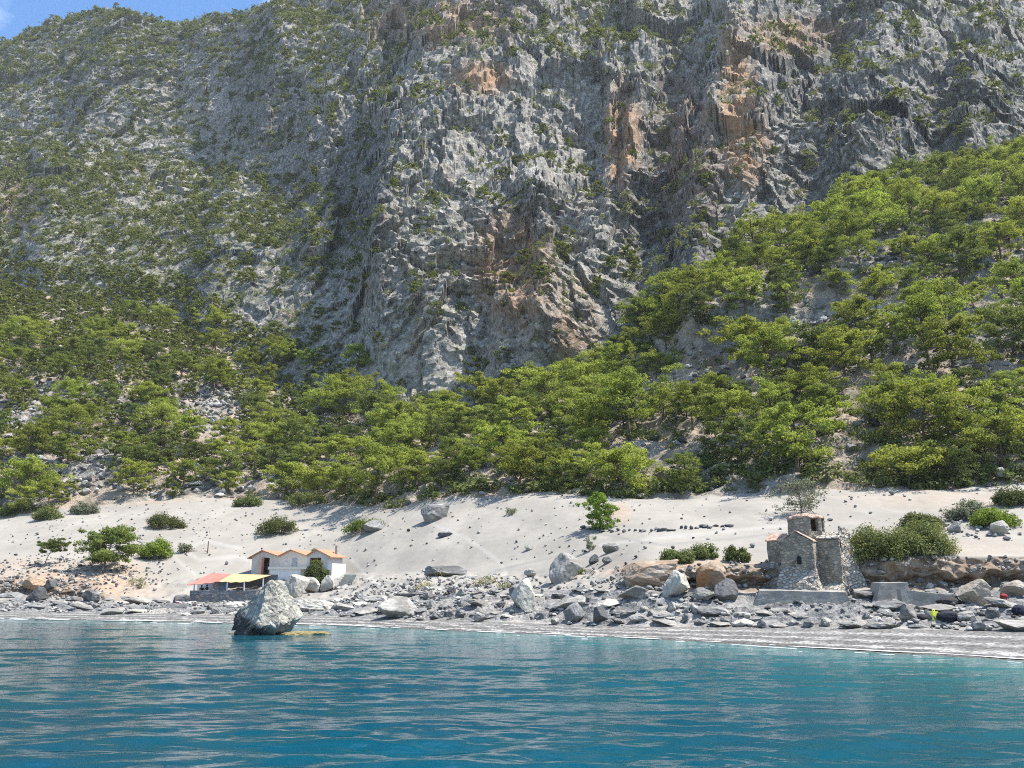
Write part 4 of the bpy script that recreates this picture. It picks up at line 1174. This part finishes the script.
# ------------------------------------------------------------------ white huts with three gables
M['plaster'] = plain('grey_plaster', (.50, .455, .40), .9, .08, 1.5, .2)
M['bluegrey'] = plain('blue_grey_plaster', (.38, .375, .37), .9, .08, 1.5, .2)
M['white'] = plain('whitewash', (.58, .575, .56), .85, .06, 1.5, .15)
M['orange_tile'] = plain('orange_tile', (.40, .20, .12), .9, .25, 6, .5)
M['wood'] = plain('weathered_wood', (.16, .10, .06), .9, .3, 5, .3)
M['pinkdoor'] = plain('pink_door', (.56, .30, .22), .8, .1, 4, .1)
M['greydoor'] = plain('grey_door', (.27, .28, .31), .7, .1, 4, .1)
hu = empty('beach_hut', pt(251, 573.5, 113), R(-20))
tag(hu, 'pale hut with three gables and orange tiled roofs above the beach', 'hut')
ux = [0., 4.4, 8.9, 12.2]; fl = [0., .75, .0]; ap = [.40, .44, .46]
for k in range(3):
    x0, x1, z0 = ux[k], ux[k + 1], fl[k]; xa = x0 + (x1 - x0) * ap[k]; ev, az_ = 2.2, 3.0; dp = 3.5
    wl = MB(); g_ = .004 * k
    if k == 2:   # porch: open front between piers
        wl.prism([(x0+.003,2.0),(x1,2.0),(x1,ev),(xa,az_),(x0+.003,ev)], 'y', 0, .22)
        wl.box(x0+.003, x0+.4, 0, .22, -1.2, 2.0); wl.box(x1-1.1, x1, 0, .22, -1.2, 2.0); wl.box(x0+.4, x1-1.1, 0, .22, -1.2, .75)
        wl.box(x1-.22, x1, .22, dp, -1.2, ev); wl.box(x0+.003, x1-.22, dp-.22, dp, -1.2, ev)
        wl.build('wall', M['bluegrey'], hu)
        MB().box(x0+.3, x1-.4, 1.5, 1.6, -.2, 2.1).build('porch_back', M['wood'], hu)
    elif k == 0:  # doorway
        wl.prism([(x0,2.1),(x1,2.1),(x1,ev),(xa,az_),(x0,ev)], 'y', 0, .22)
        wl.box(x0, x0+1.5, 0, .22, -1.2, 2.1); wl.box(x0+2.9, x1, 0, .22, -1.2, 2.1); wl.box(x0, x0+.22, .22, dp, -1.2, ev); wl.box(x0+.22, x1, dp-.22, dp, -1.2, ev)
        wl.build('wall', M['plaster'], hu)
        MB().box(x0+1.52, x0+1.95, -.45, .1, -.3, 2.05).build('door', M['pinkdoor'], hu)
        MB().box(x0+1.5, x0+2.9, 1.2, 1.3, -.5, 2.1).build('inner_wall', M['wood'], hu)
    else:
        wl.prism([(x0+.003,-1.2),(x1,-1.2),(x1,ev),(xa,az_),(x0+.003,ev)], 'y', 0, dp)
        wl.build('wall', M['plaster'], hu)
        d_ = MB().box(x0+2.1, x0+2.95, -.05, .02, .75, 2.0).build('door', M['greydoor'], hu)
        MB().box(x0+2.78, x0+2.86, -.09, -.05, 1.3, 1.42).build('handle', M['black'], d_)
        w_ = MB().box(x0+1.0, x0+1.65, -.03, .02, 1.25, 1.9).build('window', M['white'], hu)
        MB().box(x0+1.07, x0+1.58, -.045, -.03, 1.32, 1.83).build('pane', M['bluegrey'], w_)
    for sgn in (0, 1):
        rf = MB()
        if sgn == 0:
            lo = (x0 - (.55 if k == 0 else .0), ev - (.25 if k == 0 else .0))
            slope(rf, (lo[0],-.35,lo[1]+.02), (lo[0],dp+.2,lo[1]+.02), (xa,dp+.2,az_+.02), (xa,-.35,az_+.02), .12)
        else:
            hi = (x1 + (.5 if k == 2 else .0), ev - (.22 if k == 2 else .0))
            slope(rf, (xa+.004,-.35,az_+.02), (xa+.004,dp+.2,az_+.02), (hi[0],dp+.2,hi[1]+.02), (hi[0],-.35,hi[1]+.02), .12)
        rf.build('roof', M['orange_tile'], hu)
mb = MB().box(12.23, 12.9, -.15, 3.3, -1.6, 1.25); mb.build('plinth', M['white'], hu)
mb = MB().box(11.5, 11.85, 2.6, 2.95, 2.4, 3.7); mb.build('chimney', M['cream'], hu)
g = pt(285, 585, 108.5)
t_ = empty('terrace_wall', g, R(-16)); tag(t_, 'whitewashed terrace wall in front of the middle hut', 'wall')
MB().box(-2.3, 2.2, -.1, 4, -.8, 2.0).build('wall', M['white'], t_)
MB().box(-2.6, 4.4, -.25, 4.2, 2.003, 2.35).build('coping', plain('cream_render', (.66, .60, .50), .9, .05), t_)
g = ground(346, 584)
t_ = empty('stone_steps', (g.x, g.y, g.z), R(-10)); tag(t_, 'short flight of pale stone steps at the end of the huts', 'steps')
for k in range(4):
    MB().box(-.85 + .05 * k, .85, .42 * k, .42 * k + .6, -.4, .28 * (k + 1)).build('step', M['cream'], t_)

# ------------------------------------------------------------------ beach taverna
M['red_cloth'] = plain('red_awning_cloth', (.40, .15, .12), .8, .08, 2, .1)
M['yellow_cloth'] = plain('yellow_awning_cloth', (.44, .33, .165), .8, .08, 2, .1)
M['paint_white'] = plain('white_paint', (.56, .565, .58), .6, .04)
M['blue_panel'] = plain('blue_grey_panel', (.26, .34, .45), .7, .06)
M['wallstone'] = masonry('grey_wall_stone', (.10, .11, .125), (.22, .225, .235), (.15, .155, .16), 3.2, .8)
tv = empty('beach_taverna', pt(228, 598, 100)); tag(tv, 'open beach taverna shaded by red and yellow awnings', 'taverna')
org = tv.location
def loc(px, py, Y): return np.array(pt(px, py, Y) - org)
def cloth(name, fl_, fr, br, bl, m, sag=.18, n=10):
    fl_, fr, br, bl = map(np.array, (fl_, fr, br, bl)); V = []
    for i in range(n + 1):
        for j in range(n + 1):
            u, v = j / n, i / n
            q = (fl_ * (1-u) + fr * u) * (1-v) + (bl * (1-u) + br * u) * v
            q[2] -= sag * math.sin(math.pi * u) * math.sin(math.pi * min(1, v + .15)) + .05 * math.sin(u * 19)* (1-v)
            V.append(q)
    V = np.array(V); m2 = (n + 1) ** 2; V = np.concatenate([V, V - (0, 0, .05)])
    Fc = [tuple(f) for f in grid_faces(n + 1, n + 1)] + [tuple(f[::-1] + m2) for f in grid_faces(n + 1, n + 1)]
    rim = [k for k in range(n + 1)] + [n + (n + 1) * k for k in range(1, n + 1)] + [n * (n + 1) + n - k for k in range(1, n + 1)] + [(n + 1) * (n - k) for k in range(1, n)]
    Fc += [(rim[k], rim[(k + 1) % len(rim)], rim[(k + 1) % len(rim)] + m2, rim[k] + m2) for k in range(len(rim))]
    MB().add(V, Fc).build(name, m, tv)
cloth('red_awning', loc(187, 584.5, 99), loc(219, 581.5, 99.2), loc(232, 574, 104.2), loc(212, 573, 104), M['red_cloth'])
cloth('yellow_awning', loc(219.3, 581.3, 99.2), loc(248, 581.5, 99.5), loc(271, 575, 105), loc(232.2, 573.8, 104.2), M['yellow_cloth'])
def post(px, py0, py1, Y, r=.07):
    a, b = loc(px, py0, Y), loc(px, py1, Y); b[0] = a[0]
    MB().box(a[0]-r, a[0]+r, a[1]-r, a[1]+r, min(a[2], b[2]) , max(a[2], b[2])).build('post', M['paint_white'], tv)
for px, y0, y1, Y in ((227.5, 582, 600, 99.4), (244.5, 582, 600, 99.5), (194.5, 584.5, 600, 99.2), (263.5, 576.5, 600, 103.5)): post(px, y0, y1, Y)
def wallq(name, xa, xb, ytop, ybot, Y, m, th=.15):
    a, b = loc(xa, ytop, Y), loc(xb, ybot, Y)
    return MB().box(a[0], b[0], a[1], a[1] + th, b[2], a[2]).build(name, m, tv)
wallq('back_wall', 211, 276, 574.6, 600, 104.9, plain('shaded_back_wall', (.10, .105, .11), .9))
wallq('white_screen', 198, 212, 578.5, 600, 103.9, M['white'])
wallq('white_screen', 214.5, 218, 582.5, 600, 102.2, M['white'], .1)
wallq('blue_panel', 219, 226.5, 581.8, 600, 101.6, M['blue_panel'], .1)
c = loc(258, 590, 102.5); fr = MB().box(c[0]-1.6, c[0]+.6, c[1], c[1]+.7, c[2]-1.2, c[2]+.1).build('counter', M['bluegrey'], tv)
f0 = loc(190, 600.5, 99); f1 = loc(276, 600.5, 105)
MB().box(f0[0], f1[0], f0[1] - .2, f1[1] + .1, f0[2] - 1.2, f0[2] - .02).build('floor', M['concrete'], tv)
a, b = pt(190, 590.5, 98), pt(262, 605, 98)
o = MB().box(a.x, b.x, 0, .5, b.z - .6, a.z).box(a.x, a.x + .5, .5, 5.0, b.z - .6, a.z - .02)
tag(o.build('stone_wall', M['wallstone'], None, (0, 98, 0), 0, rough=.06, cuts=5, seed=19), 'dark grey stone wall in front of the taverna', 'wall')

# two seated people behind the wall
def person(px, py, Y, rz, label, mt):
    g = pt(px, py, Y)
    J = {'hip': (0, 0, 0), 'belly': (0, .02, .22), 'chest': (0, .0, .42), 'neck': (0, -.02, .57), 'head': (0, -.04, .70), 'crown': (0, -.03, .80),
         'shl': (-.19, .0, .50), 'ell': (-.26, -.10, .25), 'hal': (-.14, -.33, .22), 'shr': (.19, .0, .50), 'elr': (.26, -.10, .25), 'har': (.14, -.33, .22),
         'knl': (-.13, -.42, .03), 'ftl': (-.13, -.42, -.40), 'tol': (-.13, -.58, -.43), 'knr': (.13, -.42, .03), 'ftr': (.13, -.42, -.40), 'tor': (.13, -.58, -.43),
         'thl': (-.10, -.05, .0), 'thr': (.10, -.05, .0)}
    rad = dict(hip=.15, belly=.13, chest=.15, neck=.055, head=.095, crown=.08, shl=.07, ell=.045, hal=.035, shr=.07, elr=.045, har=.035, knl=.065, ftl=.045, tol=.035, knr=.065, ftr=.045, tor=.035, thl=.09, thr=.09)
    E = [('hip','belly'),('belly','chest'),('chest','neck'),('neck','head'),('head','crown'),('chest','shl'),('shl','ell'),('ell','hal'),('chest','shr'),('shr','elr'),('elr','har'),
         ('hip','thl'),('thl','knl'),('knl','ftl'),('ftl','tol'),('hip','thr'),('thr','knr'),('knr','ftr'),('ftr','tor')]
    ks = list(J); me = bpy.data.meshes.new('person'); me.from_pydata([J[k] for k in ks], [(ks.index(a), ks.index(b)) for a, b in E], [])
    o = link('person', me, None, g, rz); me.materials.append(mt)
    o.modifiers.new('skin', 'SKIN'); ss = o.modifiers.new('sub', 'SUBSURF'); ss.levels = ss.render_levels = 1
    for k, v in zip(ks, me.skin_vertices[0].data): v.radius = (rad[k], rad[k]); v.use_root = (k == 'hip')
    hm = MB(); V, Fc = ico(2); V = V * (.105, .115, .10) + (0, -.02, .78); V = V[:]; hm.add(V, [tuple(f) for f in Fc]).build('hair', M['black'], o, smooth=True)
    tag(o, label, 'person', 'people seated at the taverna')
dk = plain('dark_clothes', (.03, .032, .04), .9)
person(201.3, 592.5, 99.9, R(10), 'person in dark clothes seated behind the wall, nearer the red kayak', dk)
person(206.7, 592.0, 99.9, R(-25), 'person in dark clothes seated behind the wall, nearer the blue panel', dk)
gb = pt(204, 596, 100.2)
o = MB().box(-.9, .9, -.22, .22, -.02, .06).box(-.8, -.7, -.2, .2, -.7, -.02).box(.7, .8, -.2, .2, -.7, -.02)
bz = pt(201.3, 592.5, 99.9)
tag(o.build('bench', M['wood'], None, (gb.x, 99.95, bz.z - .22)), 'wooden bench under the two seated people', 'bench')

# ------------------------------------------------------------------ small things on the beach
def lump(name, px, py, w, h, m, label, cat, seed, depth=.8, noise=.2, rot=0):
    g = ground(px, py); s = mpp(g)
    V, Fc = rock_shape(seed, 4, 3, .8, .95, noise)
    me = mesh(name, V * np.array((w * s, w * s * depth, h * s * 1.1)), Fc, m, True)
    return tag(link(name, me, None, (g.x, g.y + w * s * depth * .3, g.z - .06), rot), label, cat)
navy = plain('navy_fabric', (.011, .013, .022), .75, .2, 4, .4)
lump('fabric_bundle', 951, 623, 26, 12, navy, 'long navy fabric bundle lying on shingle behind the yellow container', 'bundle', 901, .4, .18)
lump('fabric_bundle', 924, 622, 17, 8, plain('black_fabric', (.02, .02, .024), .8, .2, 4, .4), 'low black bundle left of the yellow container', 'bundle', 902, .6, .3)
lump('fabric_bundle', 951, 606, 26, 9, plain('charcoal_fabric', (.028, .028, .03), .8, .2, 4, .4), 'black heap among rocks behind the navy bundle', 'bundle', 903, .5, .4)
lump('fabric_bundle', 1022, 617, 16, 12, plain('blue_fabric', (.012, .014, .03), .75, .2, 4, .4), 'dark blue bundle at the bank end of the beach', 'bundle', 904, .7, .2)
lump('bag', 1005, 598.5, 8, 5, plain('red_fabric', (.26, .025, .03), .7), 'small red bag between two pale boulders', 'bag', 905, .7, .12)
lump('tarp', 289, 614, 9, 8, plain('blue_tarp', (.12, .30, .62), .6), 'small blue tarp crumpled between the sea rock and pale boulder', 'tarp', 906, .6, .3)
g = ground(935, 622); s = mpp(g); hh = 12 * s; ww = 6.5 * s
t_ = empty('yellow_container', (g.x, g.y - .15, g.z), R(12)); tag(t_, 'bright yellow upright container standing against the navy bundle', 'container')
yel = plain('yellow_plastic', (.75, .78, .10), .5, .04)
mb = MB(); mb.prism([(-ww/2, 0), (ww/2, 0), (ww/2, hh*.78), (ww*.3, hh*.86), (-ww/2, hh*.86)], 'y', -.12, .12); mb.build('body', yel, t_)
mb = MB(); mb.tube([(-ww*.35,0,hh*.84), (-ww*.3,0,hh*.97), (ww*.05,0,hh*.97), (ww*.12,0,hh*.84)], .025, 6); mb.build('handle', yel, t_)
mb = MB(); mb.tube([(ww*.3,0,hh*.8), (ww*.36,0,hh*.93)], .05, 8); mb.build('cap', M['black'], t_)
g = ground(186, 604.5)
kt = empty('kayak', (g.x - .3, g.y, g.z + .05), R(8)); kt.scale = (.62, .6, .6); tag(kt, 'red kayak lying on the rocks beside the stone wall', 'kayak')
hull, deck = MB(), MB(); n = 12; V = []
for i in range(n + 1):
    u = i / n * 2 - 1; wv = .34 * max(.03, (1 - abs(u) ** 2.2)); up_ = .18 * abs(u) ** 2.5
    for k in range(7):
        th = math.pi * k / 6; V.append((u * 1.45, -wv * math.cos(th), .30 + up_ - .28 * math.sin(th)))
hull.add(V, [(i*7+k, i*7+k+1, (i+1)*7+k+1, (i+1)*7+k) for i in range(n) for k in range(6)]).build('hull', plain('red_plastic', (.55, .05, .05), .4), kt, smooth=True)
V = []
for i in range(n + 1):
    u = i / n * 2 - 1; wv = .33 * max(.03, (1 - abs(u) ** 2.2)); up_ = .18 * abs(u) ** 2.5
    for k in range(5): V.append((u * 1.45, -wv + wv * k / 2, .305 + up_ + .09 * (1 - abs(k - 2) / 2) * (0.2 if abs(u) < .3 else 1)))
deck.add(V, [(i*5+k, i*5+k+1, (i+1)*5+k+1, (i+1)*5+k) for i in range(n) for k in range(4)]).build('deck', M['paint_white'], kt, smooth=True)
g = ground(207, 553)
mb = MB(); mb.tube([(0, 0, -.3), (.02, 0, .9), (0, .02, 1.8)], [.09, .08, .07], 7)
tag(mb.build('wooden_post', M['wood'], None, g), 'lone wooden post standing in the sand above the taverna', 'post')

# ------------------------------------------------------------------ haze, light, sky, camera
hz = MB().box(-820, 820, -560, 800, -6.2, 640).build('haze', None)
hz.data.materials.clear()
m, nt, out = new_mat('haze_air'); vol = nt.nodes.new('ShaderNodeVolumePrincipled')
vol.inputs['Color'].default_value = (.80, .87, .95, 1); vol.inputs['Density'].default_value = HAZE = .00009
vol.inputs['Anisotropy'].default_value = .2
nt.links.new(vol.outputs[0], out.inputs['Volume']); hz.data.materials.append(m)
tag(hz, kind='stuff')

sun_dir = Vector((.47, -.02, .883)).normalized()
el, rotz = math.asin(sun_dir.z), math.atan2(sun_dir.x, sun_dir.y)
L = bpy.data.lights.new('sun', 'SUN'); L.energy = 4.6; L.angle = R(.53); L.color = (1., .945, .86)
lo = bpy.data.objects.new('sun', L); COL.objects.link(lo); lo.rotation_euler = (-sun_dir).to_track_quat('-Z', 'Y').to_euler()
W = bpy.data.worlds.new('World'); SC.world = W; W.use_nodes = True
nt = W.node_tree; nt.nodes.clear(); q = N(nt)
sky = q.n('ShaderNodeTexSky', sky_type='NISHITA', sun_disc=False); sky.sun_elevation = el; sky.sun_rotation = rotz; sky.air_density = 1.0; sky.dust_density = .1; sky.ozone_density = 4.
tc = q.n('ShaderNodeTexCoord').outputs['Generated']
hsv = q.n('ShaderNodeHueSaturation'); q.L(sky.outputs[0], hsv.inputs['Color']); hsv.inputs['Saturation'].default_value = 1.15; hsv.inputs['Value'].default_value = .85
cn = q.noise(q.scalev(tc, (1, 1, 2.2)), 2.6, 7, .6, .3)
skyc = q.mix(q.math('MULTIPLY', q.ramp(cn, [(.50, 0.), (.70, 1.)]), .6), hsv.outputs[0], (7., 7.2, 7.6))
bg = q.n('ShaderNodeBackground'); q.L(skyc, bg.inputs[0]); bg.inputs[1].default_value = .14
wo = q.n('ShaderNodeOutputWorld'); q.L(bg.outputs[0], wo.inputs[0])

cam = bpy.data.cameras.new('camera'); co = bpy.data.objects.new('camera', cam); COL.objects.link(co)
cam.sensor_width = 36; cam.lens = 36 * F / 1024; cam.clip_end = 5000; cam.clip_start = .1
co.location = (0, 0, CAMH); co.rotation_euler = (math.pi / 2 + PITCH, 0, 0)
SC.camera = co
vs = SC.view_settings; vs.view_transform = 'Standard'; vs.look = 'None'; vs.exposure = 1.22; vs.gamma = 1; vs.use_curve_mapping = False
SC.cycles.max_bounces = 6; SC.cycles.diffuse_bounces = 4; SC.cycles.glossy_bounces = 2; SC.cycles.transmission_bounces = 2; SC.cycles.volume_bounces = 0
SC.cycles.use_denoising = False; SC.cycles.filter_width = 1.05
SC.cycles.caustics_reflective = False; SC.cycles.caustics_refractive = False
